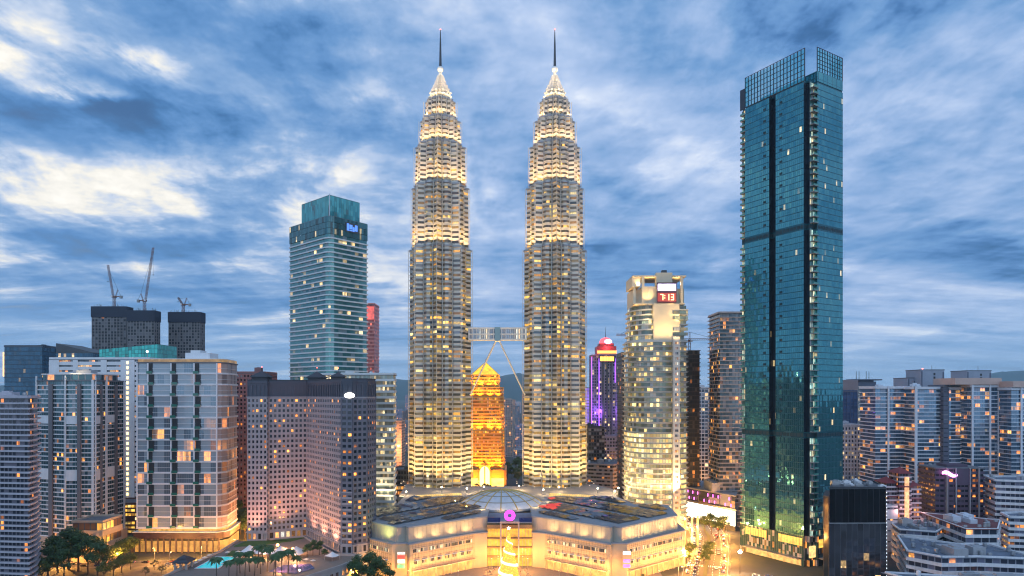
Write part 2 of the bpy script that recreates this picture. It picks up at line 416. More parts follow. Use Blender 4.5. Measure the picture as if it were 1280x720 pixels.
def gridb(name, label, cat, poly, z1, glass, wall, fh=3.5, bay=3.2, z0=0.0, group=None, roof=roofm, pier=0.9, sp=1.3, depth=0.5, para=1.4, plant=2, pm=None, seed=1, wname='window_band'):
    lp, c = local(poly); E = thing(name, label, cat, c, 0, group)
    _, n, f = grid_wall(E, lp, z0, z1, fh, bay, wall, pier, sp, depth)
    g = MB().ring(lp, 0, f, bay).build(wname, glass, E, (0,0,z0))
    for k in range(1, n): copy_of(g, (0,0,z0+k*f))
    MB().prism(offset(lp, depth+0.1), z1+0.3, z1+0.8).build('roof', roof, E)
    if para:
        m = MB()
        for a, b in zip(lp, lp[1:]+lp[:1]): m.obox(a, b, -0.3, depth+0.08, z1+0.78, z1+0.78+para)
        m.build('parapet', wall, E)
    if plant: plant_boxes(E, lp, z1+0.8, plant, pm or wall, seed)
    return E
# ================================================================== ground
def ground():
    m = bpy.data.materials.new('city_ground'); m.use_nodes = True
    t = NT(m.node_tree); b = t.n['Principled BSDF']; b.inputs['Roughness'].default_value = 0.85
    pos = t.add('ShaderNodeNewGeometry').outputs['Position']
    n1 = t.noise(pos, 0.012, 6, 0.6); n2 = t.noise(pos, 0.2, 4, 0.6)
    c = t.mix(t.smooth(n1, 0.42, 0.58), (0.055,0.055,0.058,1), (0.035,0.055,0.028,1))
    c = t.mix(t.math('MULTIPLY', n2, 0.6), c, (0.09,0.085,0.08,1)); t.put(b.inputs['Base Color'], c)
    s = 15000
    o = MB(); o.face([(-s,-1200,0),(s,-1200,0),(s,s,0),(-s,s,0)]); o = o.build('ground', m); tag(o, kind='structure')
ground()

# ================================================================== twin towers
pet_glass = glazing('tower_glass', (0.045,0.065,0.08), lit=0.5, es=0.75, pal=GOLD, metal=0.5, rough=0.1, mull=0.03, blind=0.05, blindc=(0.25,0.25,0.24), cluster=3, seed=2.1, sub=4, dim=0.15)
pet_glass_full = glazing('tower_glass_sky_lobby', (0.10,0.12,0.13), lit=1.0, es=1.3, pal=GOLD, metal=0.4, rough=0.1, mull=0.05, blind=0.1, cluster=3, seed=4.1)
pet_steel = mat('stainless_cladding', (0.64,0.59,0.51), 0.40, 0.35, var=0.08, scale=0.3)
pet_dark = mat('cornice_steel', (0.34,0.33,0.33), 0.4, 0.5, var=0.1, scale=0.3)
fixture_m = glow('floodlight_lens', (1.0,0.80,0.52), 12.0, 'NONE')
def star(Rt, n_arc=5, d=0.745, rho=0.165):
    """two crossed squares with a round bay filling each inner corner"""
    P = []
    for k in range(8):
        a = R(45*k - 90)
        P.append((Rt*math.cos(a), Rt*math.sin(a)))
        b = a + R(22.5); cx, cy = Rt*d*math.cos(b), Rt*d*math.sin(b); r = Rt*rho
        for j in range(n_arc):
            t = b + R(-80 + 160*j/(n_arc-1)); P.append((cx+r*math.cos(t), cy+r*math.sin(t)))
    return P
def mullions(Rt, z0, z1):
    m = MB()
    P = star(Rt)
    for k in range(8):
        for j in (1, 5):
            x, y = P[k*6+j]; s = 1.0 - 0.25/Rt
            m.tube((x*s, y*s, z0), (x*s, y*s, z1), 0.36, n=6)
        x, y = P[k*6]; s = 1.0 + 0.1/Rt; m.tube((x*s, y*s, z0), (x*s, y*s, z1), 0.24, n=5)
    return m
def groove_shade(Rt, z0, z1):  # dark boxes standing in for the shade between the lobes
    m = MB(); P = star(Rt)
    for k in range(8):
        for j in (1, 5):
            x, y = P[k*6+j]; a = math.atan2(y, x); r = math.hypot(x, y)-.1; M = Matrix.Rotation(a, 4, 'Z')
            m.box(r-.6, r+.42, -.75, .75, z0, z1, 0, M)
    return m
groove_shade_m = mat('groove_shade_paint', (0.035,0.045,0.055), .4, .3)
def petronas(loc, label):
    E = thing('twin_tower', label, 'skyscraper', loc, 0, 'twin skyscrapers with spires')
    tiers = [(0, 248, 29.0, 28.6), (248, 305, 26.6, 26.2), (305, 343, 23.9, 23.0), (343, 367, 19.3, 18.3), (367, 385, 14.9, 13.7)]
    for ti, (z0, z1, ra, rb) in enumerate(tiers):
        zs = z0 if z0 else 21.0
        n = max(1, round((z1-zs)/4.25)); fh = (z1-zs)/n
        g = MB().ring(star(ra-0.55), 1.2, fh+0.05, 8.5)
        s = MB(); s.prism(star(ra-0.25), 0, 1.75); s.prism(star(ra+0.6), 1.75, 2.05)
        s.prism(star(ra+0.20), 0.35, 0.5)
        g2 = MB().ring(star(ra-0.55), 1.2, fh+0.05, 8.5)
        go = so = gf = None
        for k in range(n):
            z = zs+k*fh; f = 1+(rb/ra-1)*k/n
            full = z0 == 0 and 163 < z < 181
            if full:
                if gf is None: gf = g2.build('window_band', pet_glass_full, E); o = gf
                else: o = copy_of(gf, (0,0,z))
            else:
                if go is None: go = g.build('window_band', pet_glass, E); o = go
                else: o = copy_of(go, (0,0,z))
            o.location = (0,0,z); o.scale = (f,f,1)
            if so is None: so = s.build('sunshade', pet_steel, E); o = so
            else: o = copy_of(so, (0,0,z))
            o.location = (0,0,z); o.scale = (f,f,1)
        groove_shade(ra, zs, z1-0.3).build('painted_groove_shade', groove_shade_m, E)
        mullions(ra+.5, zs, z1-0.2).build('corner_tube', pet_steel, E)
        # cornice and ledge
        m = MB(); m.prism(star(rb+0.7), z1-1.6, z1-0.9); m.prism(star(rb+0.25), z1-0.9, z1+0.05)
        m.build('cornice', pet_dark, E)
    if True:                                                    # solid plinth storeys behind the mall
        MB().prism(star(29.6), 0, 20.5).build('plinth', pet_steel, E)
    # pinnacle: stacked rings, ball, mast
    prof = [(11.0,385.2),(10.9,388.9),(10.3,392.4),(8.6,395.8),(6.8,399.2),(5.3,402.6),(4.0,405.8),(2.5,409.2)]
    m = MB(); MBr = MB()
    for (r0, a), (r1, b) in zip(prof, prof[1:]):
        MBr.prism(star(r0*0.80), a, b); m.prism(star(r0), a, a+1.3); m.prism(star(r0*.90), a+1.3, a+1.9)
    co = MBr.build('pinnacle', pet_steel, E); m.build('pinnacle_ring', pet_steel, E)
    MB().lathe([(1.5,409.5),(1.5,412.2),(0.8,412.3)], 12).build('pinnacle_neck', pet_steel, E, smooth=False)
    ball = [(2.9*math.sin(math.pi*k/12), 415.2-2.9*math.cos(math.pi*k/12)) for k in range(13)]
    MB().lathe(ball, 20).build('ring_ball', mat('ball_steel', (0.75,0.72,0.66), 0.4, 0.3), E, smooth=True)
    MB().lathe([(1.25,418.0),(1.1,424),(0.8,438),(0.5,446),(0.28,452)], 10).build('mast', darksteel, E)
    MB().lathe([(0.0,452.9),(0.6,452.4),(0.6,452.0),(0,451.9)][::-1], 8).build('beacon', glow('beacon_red', (1,0.12,0.08), 8), E)
    # floodlights on each ledge, washing the storeys above
    spec = [(29.0, 33.0, 16, 9.0, 150000, (1.0,0.60,0.20), 0.22, 85), (29.0, 33.0, 16, 7.0, 230000, (1.0,0.62,0.22), 0.09, 40),
            (26.6, 248.4, 16, 1.7, 17000, (1.0,0.64,0.28), 0.16, 110), (26.6, 248.4, 16, 1.5, 60000, (1.0,0.64,0.28), 0.06, 46),
            (23.9, 305.4, 16, 1.9, 15000, (1.0,0.64,0.28), 0.2, 110), (23.9, 305.4, 16, 1.7, 40000, (1.0,0.64,0.28), 0.07, 50),
            (19.3, 343.4, 16, 2.4, 12000, (1.0,0.64,0.28), 0.22, 120), (14.9, 367.4, 12, 2.4, 8500, (1.0,0.68,0.34), 0.25, 125), (10.9, 385.6, 12, 2.0, 5200, (1.0,0.74,0.42), 0.35, 125)]
    fx = MB().box(-.45,.45,-.3,.3,0,.5); fx.face([(-.4,-.25,.505),(.4,-.25,.505),(.4,.25,.505),(-.4,.25,.505)], None, 1)
    fo = None
    for r, z, n, dist, pw, colr, tilt, cone in spec:
        for k in range(n):
            a = 2*math.pi*(k+0.5)/n - math.pi/2
            if math.sin(a) > 0.45: continue                       # the far side is never seen
            q = r*0.93+dist; p = (q*math.cos(a), q*math.sin(a), z)
            lamp('floodlight_lamp', 'SPOT', (p[0], p[1], z+0.9), pw, colr, E, (-math.cos(a)*tilt, -math.sin(a)*tilt, 1), cone, 0.35)
            if cone < 60 or dist == 7.0: continue
            if dist > 5: p = (p[0], p[1], 32.4)
            if fo is None: fo = fx.build('floodlight', [darksteel, fixture_m], E, p)
            else: fo2 = copy_of(fo, p)
    for r, z in ((11.6,392.8),(9.6,397.0),(7.4,402.0)):
        for k in range(6):
            a = R(180+36*k); lamp('crown_lamp', 'SPOT', (r*math.cos(a), r*math.sin(a), z), 1300, (1,.70,.36), E, (-.5*math.cos(a), -.5*math.sin(a), 1), 130, .3)
    for k in range(4):
        a = 2*math.pi*(k+.5)/4
        lamp('ball_lamp', 'POINT', (5.5*math.cos(a), 5.5*math.sin(a), 411.5), 700, (1,0.85,0.62), E, radius=.3)
    return E
TL = (PX(550.5,600), 600, 0); TR = (PX(693.5,600), 600, 0)
petronas(TL, 'tall tiered steel and glass skyscraper with lit spire, nearer the amber pyramid-topped tower')
petronas(TR, 'tall tiered steel and glass skyscraper with lit spire, nearer the tower with the clock sign')
def skybridge():
    cx = (TL[0]+TR[0])/2; E = thing('skybridge', 'two-storey steel skybridge on inverted V legs joining the twin skyscrapers', 'bridge', (cx, 600, 0))
    w = (TR[0]-TL[0])/2-26.0
    MB().box(-w, w, -3.0, 3.0, 164.2, 165.6).box(-w, w, -3.0, 3.0, 169.3, 170.4).box(-w, w, -3.2, 3.2, 174.6, 176.0).build('deck', pet_steel, E)
    g = glazing('bridge_glass', (0.30,0.33,0.36), lit=0.5, es=0.39, pal=PALE, metal=0.4, mull=0.1, blind=.3, seed=5)
    for z0, z1 in ((165.6,169.3),(170.4,174.6)):
        MB().ring(rect(-w, w, -2.7, 2.7), z0, z1, 2.0).build('window_band', g, E)
    m = MB()
    for k in range(15): x = -w+2*w*k/14; m.box(x-.22, x+.22, -2.98, -2.72, 165.6, 174.6)
    m.build('mullion', pet_steel, E)
    MB().box(-2.6, 2.6, -3.5, 3.5, 164.0, 176.3).build('centre_joint', mat('bridge_joint', (0.2,0.3,0.32), .4, .5), E)
    for s in (-1, 1):
        for y in (-2.2, 2.2):
            l = MB().tube((s*1.6, y, 163.9), (s*25.6, y*1.2, 113.5), 0.75, 0.75, 10).build('leg', pet_steel, E)
    MB().tube((-2.6,-2.6,163.6),(2.6,-2.6,163.6),.8).build('bearing', pet_steel, E)
skybridge()

# ================================================================== shopping mall in front of the towers
clad = mat('mall_cladding', (0.54,0.42,0.27), 0.55, 0.0, var=0.08, scale=0.2, streak=0.06)
clad_up = mat('mall_upper_cladding', (0.50,0.45,0.37), 0.45, 0.25, var=0.08, streak=0.06)
mall_rib = glazing('mall_ribbon_glass', (0.10,0.12,0.14), lit=0.55, es=0.88, pal=PALE, metal=0.4, mull=0.06, seed=7, cluster=2)
mall_win = glazing('mall_square_glass', (0.08,0.09,0.10), lit=0.85, es=1.10, pal=WARM, metal=0.3, mull=0.1, seed=8, cluster=2)
arcade_m = glow('arcade_interior', (1.0,0.42,0.09), 1.1, 'NONE', patch=0.25)
mall_roof = mat('mall_roof_membrane', (0.27,0.285,0.31), 0.8, var=0.2)
panel_mat = mat('solar_panel_glass', (0.045,0.055,0.075), 0.16, 0.0, var=0.6, scale=0.4, spec=0.8)
panel_edge = mat('panel_frame', (0.25,0.24,0.22), 0.4, 0.6)
MALLX = -1.5
def mirror(poly, sgn): return ccw([(MALLX+sgn*x, y) for x, y in poly])
def wall_frame(a, b):
    a = Vector(a); b = Vector(b); d = (b-a); L = d.length; d.normalize()
    return a, d, Vector((d.y, -d.x)), L
def mall_wing(sgn, E, side):
    up = [(15,434),(22,430),(62,398.5),(64.5,402),(69,398.5),(113,437),(116,478),(92,480),(84,520),(40,522),(28,512),(20,470),(15,470)]
    lo = [(15,430),(23,427),(61,395.5),(63,398.3),(72,397),(118,436),(119,472),(84,472),(15,472)]
    if sgn < 0:
        up = [(15,434),(22,430),(62,398.5),(64.5,402),(69,398.5),(118,440),(118,474),(84,474),(84,520),(40,522),(28,512),(20,470),(15,470)]
    up = mirror(up, sgn); lo = mirror(lo, sgn)
    MB().prism(lo, 0, 22.6, 0).build('lower_wall', clad, E)
    MB().prism(offset(lo, 0.5), 22.6, 23.3).build('lower_cornice', mall_roof, E)
    MB().prism(up, 23.3, 32.2).build('upper_wall', clad_up, E)
    MB().prism(offset(up, 0.35), 32.2, 33.0).build('roof', mall_roof, E)
    m = MB()
    for a, b in zip(up, up[1:]+up[:1]):                       # vertical cladding joints
        A, d, n, L = wall_frame(a, b); c = int(L/3)
        if A.y > 470 or b[1] > 470: continue
        for k in range(1, c): p = A+d*(L*k/c-.06); m.obox(p, p+d*.12, 0.0, .18, 23.4, 32.1)
        m.obox(A, A+d*L, 0.002, .12, 26.2, 26.35)
    m.build('cladding_joint', clad_up, E)
    # facades that face the park
    for i, (a, b) in enumerate(zip(lo, lo[1:]+lo[:1])):
        A, d, n, L = wall_frame(a, b)
        if L < 20 or n.y > -0.2: continue
        c = int(L/6); w = L*0.92/c; s0 = L*0.04
        m = MB(); fr = MB()
        for k in range(c):
            p = A+d*(s0+k*w+0.35); q = A+d*(s0+(k+1)*w-0.35)
            m2 = MB().ring([tuple(p+n*0.06), tuple(q+n*0.06)], 17.4, 19.6, 1.3, closed=False, v0=k); m2.build('ribbon_window', mall_rib, E)
            f1 = MB().obox(p, q, 0.01, 0.45, 19.6, 19.9).build('window_surround', clad_up, E); MB().obox(p, q, 0.01, 0.3, 17.1, 17.4).build('window_sill', clad_up, E)
            p2 = A+d*(s0+(k+.2)*w); q2 = A+d*(s0+(k+.78)*w)
            so = MB().ring([tuple(p2+n*0.06), tuple(q2+n*0.06)], 10.2, 12.3, 1.2, closed=False, v0=k).build('square_window', mall_win, E)
            MB().obox(p2-d*.3, q2+d*.3, 0.02, 1.3, 12.4, 12.6).build('awning', white, so)
            p3 = A+d*(s0+k*w+.5); q3 = A+d*(s0+(k+1)*w-.5)
            MB().ring([tuple(p3+n*0.06), tuple(q3+n*0.06)], 0.4, 5.6, 2, closed=False).build('shop_window', arcade_m, E)
            m.obox(p3-d*.75, p3-d*.3, 0.01, 0.9, 0, 7.2)
        m.obox(A+d*1, A+d*(L-1), 0.02, 2.6, 6.4, 6.8); m.obox(A+d*1, A+d*(L-1), 0.02, .5, 7.0, 7.5)
        m.obox(A+d*.3, A+d*(L-.3), 0.003, .10, 14.9, 15.15)
        m.build('arcade', clad, E)
        jm = MB(); nj = int(L/2)
        for k in range(1, nj): p = A+d*(L*k/nj-.05); jm.obox(p, p+d*.1, .004, .09, 7.6, 9.9); jm.obox(p, p+d*.1, .004, .09, 13.0, 16.9); jm.obox(p, p+d*.1, .004, .09, 20.0, 22.5)
        for z in (8.7, 13.8, 16.2, 21.2): jm.obox(A+d*.3, A+d*(L-.3), .003, .07, z, z+.09)
        jm.build('cladding_joint', mat('joint_shadow_gap', (0.20,0.155,0.11), .7), E)
    # roof panels in tilted blocks
    xs = (26, 108); k = 0; proto = None; rr = random.Random(11+sgn)
    inner = offset(up, -2.2)
    def inside(x, y, P):
        c = False
        for (x0, y0), (x1, y1) in zip(P, P[1:]+P[:1]):
            if (y0 > y) != (y1 > y) and x < (x1-x0)*(y-y0)/(y1-y0)+x0: c = not c
        return c
    ang = R(40)*sgn; u = Vector((math.cos(ang), math.sin(ang))); v = Vector((-u.y, u.x))
    pts = []
    for i in range(-40, 41):
        for j in range(-40, 41):
            if i % 4 == 0: continue
            p = Vector((MALLX+sgn*62, 455)) + u*(i*7.3) + v*(j*5.4)
            cs = [p+u*a+v*b for a in (-3.4, 3.4) for b in (-2.3, 2.3)]
            if all(inside(c.x, c.y, inner) for c in cs) and p.y < 508: pts.append(p)
    return pts, ang, rr
def mall():
    E = thing('shopping_mall', 'tan-clad shopping mall with two angled wings and a glowing glass entrance, below the twin skyscrapers', 'shopping mall', (0,0,0))
    out = []
    for sgn in (-1, 1): out.append((sgn,)+mall_wing(sgn, E, sgn))
    # link block behind the entrance, drum under the dome, paved upper terrace around the towers
    MB().prism(rect(MALLX-14.8, MALLX+14.8, 434, 470), 0, 29.0).build('entrance_block', clad, E)
    MB().prism(rect(MALLX-14.9, MALLX+14.9, 430.5, 462), 29.0, 29.4).build('entrance_roof', mall_roof, E)
    MB().prism(ccw([(-27,470),(24,470),(30,516),(84,523),(92,560),(76,600),(12,585),(-38,585),(-98,600),(-92,524),(-33,516)]), 0, 31.3).build('terrace', mat('terrace_paving', (0.30,0.29,0.28), .8, var=.2), E)
    # glass entrance: four lit storeys behind a portal
    g = glow('entrance_interior', (1.0,0.42,0.035), 1.15, 'AUTO', patch=0.22)
    lv = [(0.2,6.2),(7.2,12.4),(13.4,18.4),(19.6,25.4)]
    for a, b in lv:
        f = MB().box(MALLX-14.9, MALLX+14.9, 431.6, 431.9, a, b).build('entrance_window', g, E)
        m = MB()
        for k in range(15): x = MALLX-14.6+29.2*k/14; m.box(x-.09, x+.09, 431.2, 431.59, a, b)
        m.build('mullion', steel, f)
    m = MB()
    for z in (6.2, 12.4, 18.4, 25.4): m.box(MALLX-15, MALLX+15, 429.8, 433.9, z, z+1.0+(1.6 if z > 25 else 0))
    m.build('floor_edge', mat('entrance_floor', (0.30,0.19,0.09), .6), E)
    m = MB()
    for x in (-5.9, 5.9): m.box(MALLX+x-.5, MALLX+x+.5, 427.2, 428.2, 0, 30.2)
    m.box(MALLX-6.4, MALLX+6.4, 427.15, 428.25, 29.4, 30.6); m.box(MALLX-5.4, MALLX+5.4, 428.2, 430, 29.5, 30.3)
    m.build('portal', mat('portal_stone', (0.5,0.38,0.33), .6), E)
    for x in (-10.5, 10.5): MB().box(MALLX+x-4.2, MALLX+x+4.2, 432.5, 433, 29.4, 32.2).build('roof_screen', mat('blue_screen', (0.03,0.05,0.16), .25, .2), E)
    MB().box(MALLX-14.9, MALLX+14.9, 445, 446, 29.4, 33.0).build('roof_parapet', mall_roof, E)
    # glass dome with gilded ribs
    cx, cy, rr, h = PX(627, 490), 490.0, 32.0, 10.5; z0 = 31.8
    Rs = (rr*rr+h*h)/(2*h); prof = []
    for k in range(9):
        a = math.asin(rr/Rs)*(1-k/8); prof.append((max(0.0, Rs*math.sin(a)), z0+Rs*math.cos(a)-(Rs-h)))
    D = MB().lathe(prof, 48, (0,0)).build('dome', mat('dome_glass', (0.60,0.61,0.64), .35, 0.0, var=.15, scale=.4), E, (cx,cy,0))
    m = MB(); m2 = MB()
    for k in range(16):
        t = 2*math.pi*k/16+math.pi/16*0
        for (r0, a0), (r1, a1) in zip(prof, prof[1:]):
            m.tube((r0*math.cos(t), r0*math.sin(t), a0+.12), (r1*math.cos(t), r1*math.sin(t), a1+.12), .42, .42, 5, caps=False)
    gold = mat('gilded_rib', (0.62,0.42,0.12), .4, .4)
    for j in (0, 2, 4, 6):
        r0, a0 = prof[j]; m2 = MB()
        for k in range(48):
            t0, t1 = 2*math.pi*k/48, 2*math.pi*(k+1)/48
            m2.tube((r0*math.cos(t0), r0*math.sin(t0), a0+.1), (r0*math.cos(t1), r0*math.sin(t1), a0+.1), .35, .35, 4, caps=False)
        m2.build('hoop', mat('dome_hoop', (0.35,0.30,0.22), .5, .3), D)
    m.build('rib', gold, D)
    for k in range(9): lamp('dome_lamp', 'POINT', (cx+35*math.cos(R(180+22.5*k)), cy+35*math.sin(R(180+22.5*k)), 34.5), 900, (1,.62,.22), E, radius=.4)  # unseen fill lamps added to brighten the dome
    MB().lathe([(33.4,31.3),(33.4,32.6),(31.8,32.6)], 48).build('dome_kerb', mall_roof, E, (cx,cy,0))
    # long lit skylights at the feet of the towers
    sk = glow('skylight_glass', (1.0,0.62,0.16), 1.0, 'AUTO', patch=.12)
    for sgn in (-1, 1):
        a = Vector((MALLX+sgn*36-4, 526)); b = Vector((MALLX+sgn*72-4, 514))
        if sgn < 0: a, b = b, a
        f = MB().obox(a, b, -2.4, 2.4, 31.2, 34.0).build('skylight', sk, E)
        mm = MB(); d = (b-a).normalized(); L = (b-a).length
        for k in range(20): p = a+d*(L*k/20); mm.obox(p, p+d*.22, -2.5, 2.5, 31.2, 34.15)
        mm.build('glazing_bar', steel, f)
    return E, out
MALL, panel_sets = mall()
# individual roof panels: things resting on the roof
red_refl = glow('red_reflection_glow', (1.0,0.015,0.01), 0.6, 'NONE')  # red reflection on the panels, put in as emission
gold_refl = mat('gold_reflection_tint', (0.34,0.22,0.06), .2, .6, var=.5, scale=.5)  # gold reflection put into the panel colour
for sgn, pts, ang, rr in panel_sets:
    b = MB()
    for i_ in range(4):
        for j_ in range(2): b.box(-3.4+i_*1.72,-3.4+i_*1.72+1.6,-2.4+j_*2.45,-2.4+j_*2.45+2.3,0.25,0.36,0)
    b.box(-3.5,3.5,-2.5,2.5,0.12,0.249,1); b.box(-3.4,3.4,-1.8,-1.7,-.7,.13,1); b.box(-3.4,3.4,1.7,1.8,-.7,.13,1)
    side = 'left' if sgn < 0 else 'right'
    protos = {}
    for p in pts:
        q = p.x-MALLX
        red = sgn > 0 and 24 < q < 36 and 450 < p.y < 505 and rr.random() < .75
        am = rr.random() < (.3 if sgn > 0 and q > 60 else .04)
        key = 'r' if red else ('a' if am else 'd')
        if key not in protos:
            o = b.build('solar_panel', [red_refl if red else gold_refl if am else panel_mat, panel_edge])
            nm = {'r': 'tilted solar panel with a painted red reflection', 'a': 'tilted solar panel with a painted gold reflection', 'd': 'tilted black solar panel'}[key]
            tag(o, '%s on the %s wing of the shopping mall' % (nm, side), 'solar panel', '%s %s wing' % ({'r':'solar panels with painted red reflection on the','a':'solar panels with painted gold reflection on the','d':'black solar panels on the'}[key], side))
            protos[key] = o; first = o
        else: o = copy_of(protos[key], (0,0,0))
        o.location = (p.x, p.y, 33.75); o.rotation_euler = (R(rr.uniform(4, 16)), R(rr.uniform(-5, 5)), ang+R(rr.choice([0, 0, 90])) if rr.random() < .1 else ang)
# wall washers on the mall
for sgn in (-1, 1):
    for x, y in ((27,424.5),(36,417.5),(45,410),(54,403),(78,402),(90,412),(102,423),(112,432)):
        g = x < 60
        c = (0.85,1.0,0.25) if (sgn < 0 and x > 60) else (1.0,0.68,0.27)
        lamp('wall_washer', 'SPOT', (MALLX+sgn*x, y-3.5, 24.0), 4200 if g else 7800, c, MALL, (0,0.5,1), 130, .3)
        lamp('wall_washer', 'SPOT', (MALLX+sgn*x, y-13, 3.0), 13000, (1.0,0.50,0.15), MALL, (0,1,.75), 120, .5)

# corner signs: coloured screens on the left wing, white and violet bars on the right
def corner_screen(px, Y, z0, rows, name, label):
    E = thing('corner_sign', label, 'sign', (PX(px,Y), Y, z0)); z = 0
    for h, w, colr, st in rows:
        if colr: MB().box(-w/2,w/2,-.25,0,z,z+h).build('light_bar', glow(name+'_%d' % int(z*10), colr, st, 'AUTO', patch=.3), E)
        z += h
    MB().box(-2.6,2.6,.003,.5,-.5,z+.5).build('sign_back', clad, E)
corner_screen(501.5, 395.6, 8.5, [(2.2,4.4,(.25,1,.35),1.0),(.8,4,None,0),(2.2,4.4,(1,.9,.8),1.4),(.6,4,None,0),(1.8,4.4,(1,.06,.04),1.8),(.8,4,None,0),(1.2,4.4,(1,.9,.85),1.6)], 'left_screen', 'stack of white, red and green light bars on the prow of the left mall wing')
corner_screen(783.5, 395.6, 9.0, [(1.5,4.0,(.35,.12,1),2.4),(1.6,4,None,0),(1.5,4.0,(.40,.16,1),2.4),(3.2,4,None,0),(1.8,4.6,(.9,.9,1),2.0)], 'right_screen', 'two violet bars under a white bar on the prow of the right mall wing')
# magenta ring above the entrance
E = thing('ring_ornament', 'glowing magenta ring standing above the mall entrance portal', 'ring light', (MALLX, 427.7, 30.6))
m = MB()
for k in range(28):
    for j in range(10):
        def pt(k, j): a, b = 2*math.pi*k/28, 2*math.pi*j/10; r = 2.55+1.15*math.cos(b); return (r*math.cos(a), 0.7*math.sin(b), 3.9+r*math.sin(a))
        m.face([pt(k,j), pt(k+1,j), pt(k+1,j+1), pt(k,j+1)])
m.build('ring', glow('magenta_light', (1.0,0.04,0.85), 2.2), E, smooth=True)
MB().box(-2.4,2.4,-.6,.6,0,.35).box(-.35,.35,-.3,.3,.3,.7).build('stand', darksteel, E)

# christmas tree
E = thing('christmas_tree', 'giant golden lit Christmas tree with white spiral ribbon before the mall entrance', 'christmas tree', (PX(636,404), 404, 0))
tm = bpy.data.materials.new('tree_lights'); tm.use_nodes = True; t = NT(tm.node_tree); bs = t.n['Principled BSDF']
bs.inputs['Base Color'].default_value = (0.25,0.17,0.04,1)
vo = t.add('ShaderNodeTexVoronoi'); vo.inputs['Scale'].default_value = 1.6; t.put(vo.inputs['Vector'], t.add('ShaderNodeNewGeometry').outputs['Position'])
t.put(bs.inputs['Emission Strength'], t.math('MULTIPLY_ADD', t.smooth(vo.outputs['Distance'], .45, .06), 2.6, 1.0)); bs.inputs['Emission Color'].default_value = (1,0.47,0.05,1)
m = MB(); rr = random.Random(3)
for k in range(26):
    z = 2+27*k/26; r = 6.1*(1-k/26.5); n = 28
    for j in range(n):
        a = 2*math.pi*(j+.5*(k%2))/n; w = math.pi/n*1.3
        m.face([((r+.35)*math.cos(a-w),(r+.35)*math.sin(a-w),z-.5),((r+.5)*math.cos(a),(r+.5)*math.sin(a),z-.8),((r+.35)*math.cos(a+w),(r+.35)*math.sin(a+w),z-.5),(r*.86*math.cos(a),r*.86*math.sin(a),z+1.5)])
m.build('branches', tm, E)
m = MB(); N = 150
for k in range(N):
    def rp(k, dz):
        f = k/N; z = 2.0+24*f+dz; a = -2*math.pi*3.6*f-1.2; r = 6.95*(1-(z-2)/27.5)+.35; return (r*math.cos(a), r*math.sin(a), z)
    w = 1.9*(1-k/N*.6); m.face([rp(k,0), rp(k+1,0), rp(k+1,w), rp(k,w)])
m.build('ribbon', glow('ribbon_light', (1.0,0.90,0.72), 1.5), E)
MB().lathe([(7,0),(7,1.2),(6.4,2.0),(0.3,2.0)], 24).build('plinth', white, E)
m = MB()
for k in range(10):
    a, b = math.pi/2+math.pi*k/5, math.pi/2+math.pi*(k+1)/5; ra, rb = (1.3,.5) if k%2==0 else (.5,1.3)
    p = (ra*math.cos(a), 0, 31+ra*math.sin(a)); q = (rb*math.cos(b), 0, 31+rb*math.sin(b))
    m.face([(0,-.35,31), p, q]); m.face([(0,.35,31), q, p])
m.build('star', glow('star_light', (1,0.9,0.65), 8), E)
MB().tube((0,0,2),(0,0,30.2),.3,.12).build('trunk', darksteel, E)
# ================================================================== tall teal hotel tower at the right
fs_glass = glazing('teal_curtain_glass', (0.085,0.31,0.34), lit=0.02, es=0.8, pal=COOL, metal=0.8, rough=0.05, frame=(0.035,0.11,0.14), mull=0.045, blind=0.0, blindc=(0.06,0.12,0.13), tilt=0.035, cluster=3, seed=9, frame_top=0.05, gvar=0.16)
fs_dark = glazing('dark_slot_glass', (0.010,0.022,0.035), lit=0.008, es=0.66, pal=COOL, metal=0.2, rough=0.12, frame=(0.01,0.012,0.016), blind=0.0, seed=10)
fs_balc = glazing('balcony_glass', (0.10,0.25,0.22), lit=0.75, es=0.61, pal=COOL, metal=0.3, rough=0.1, mull=0.1, blind=.2, seed=11, cluster=2)
fs_line = mat('teal_spandrel', (0.035,0.13,0.155), 0.25, 0.5, var=.1)
fs_vent = mat('black_louvre', (0.012,0.035,0.042), 0.6)
FSC = Vector((196.0, 427.0)); fsa = R(31)
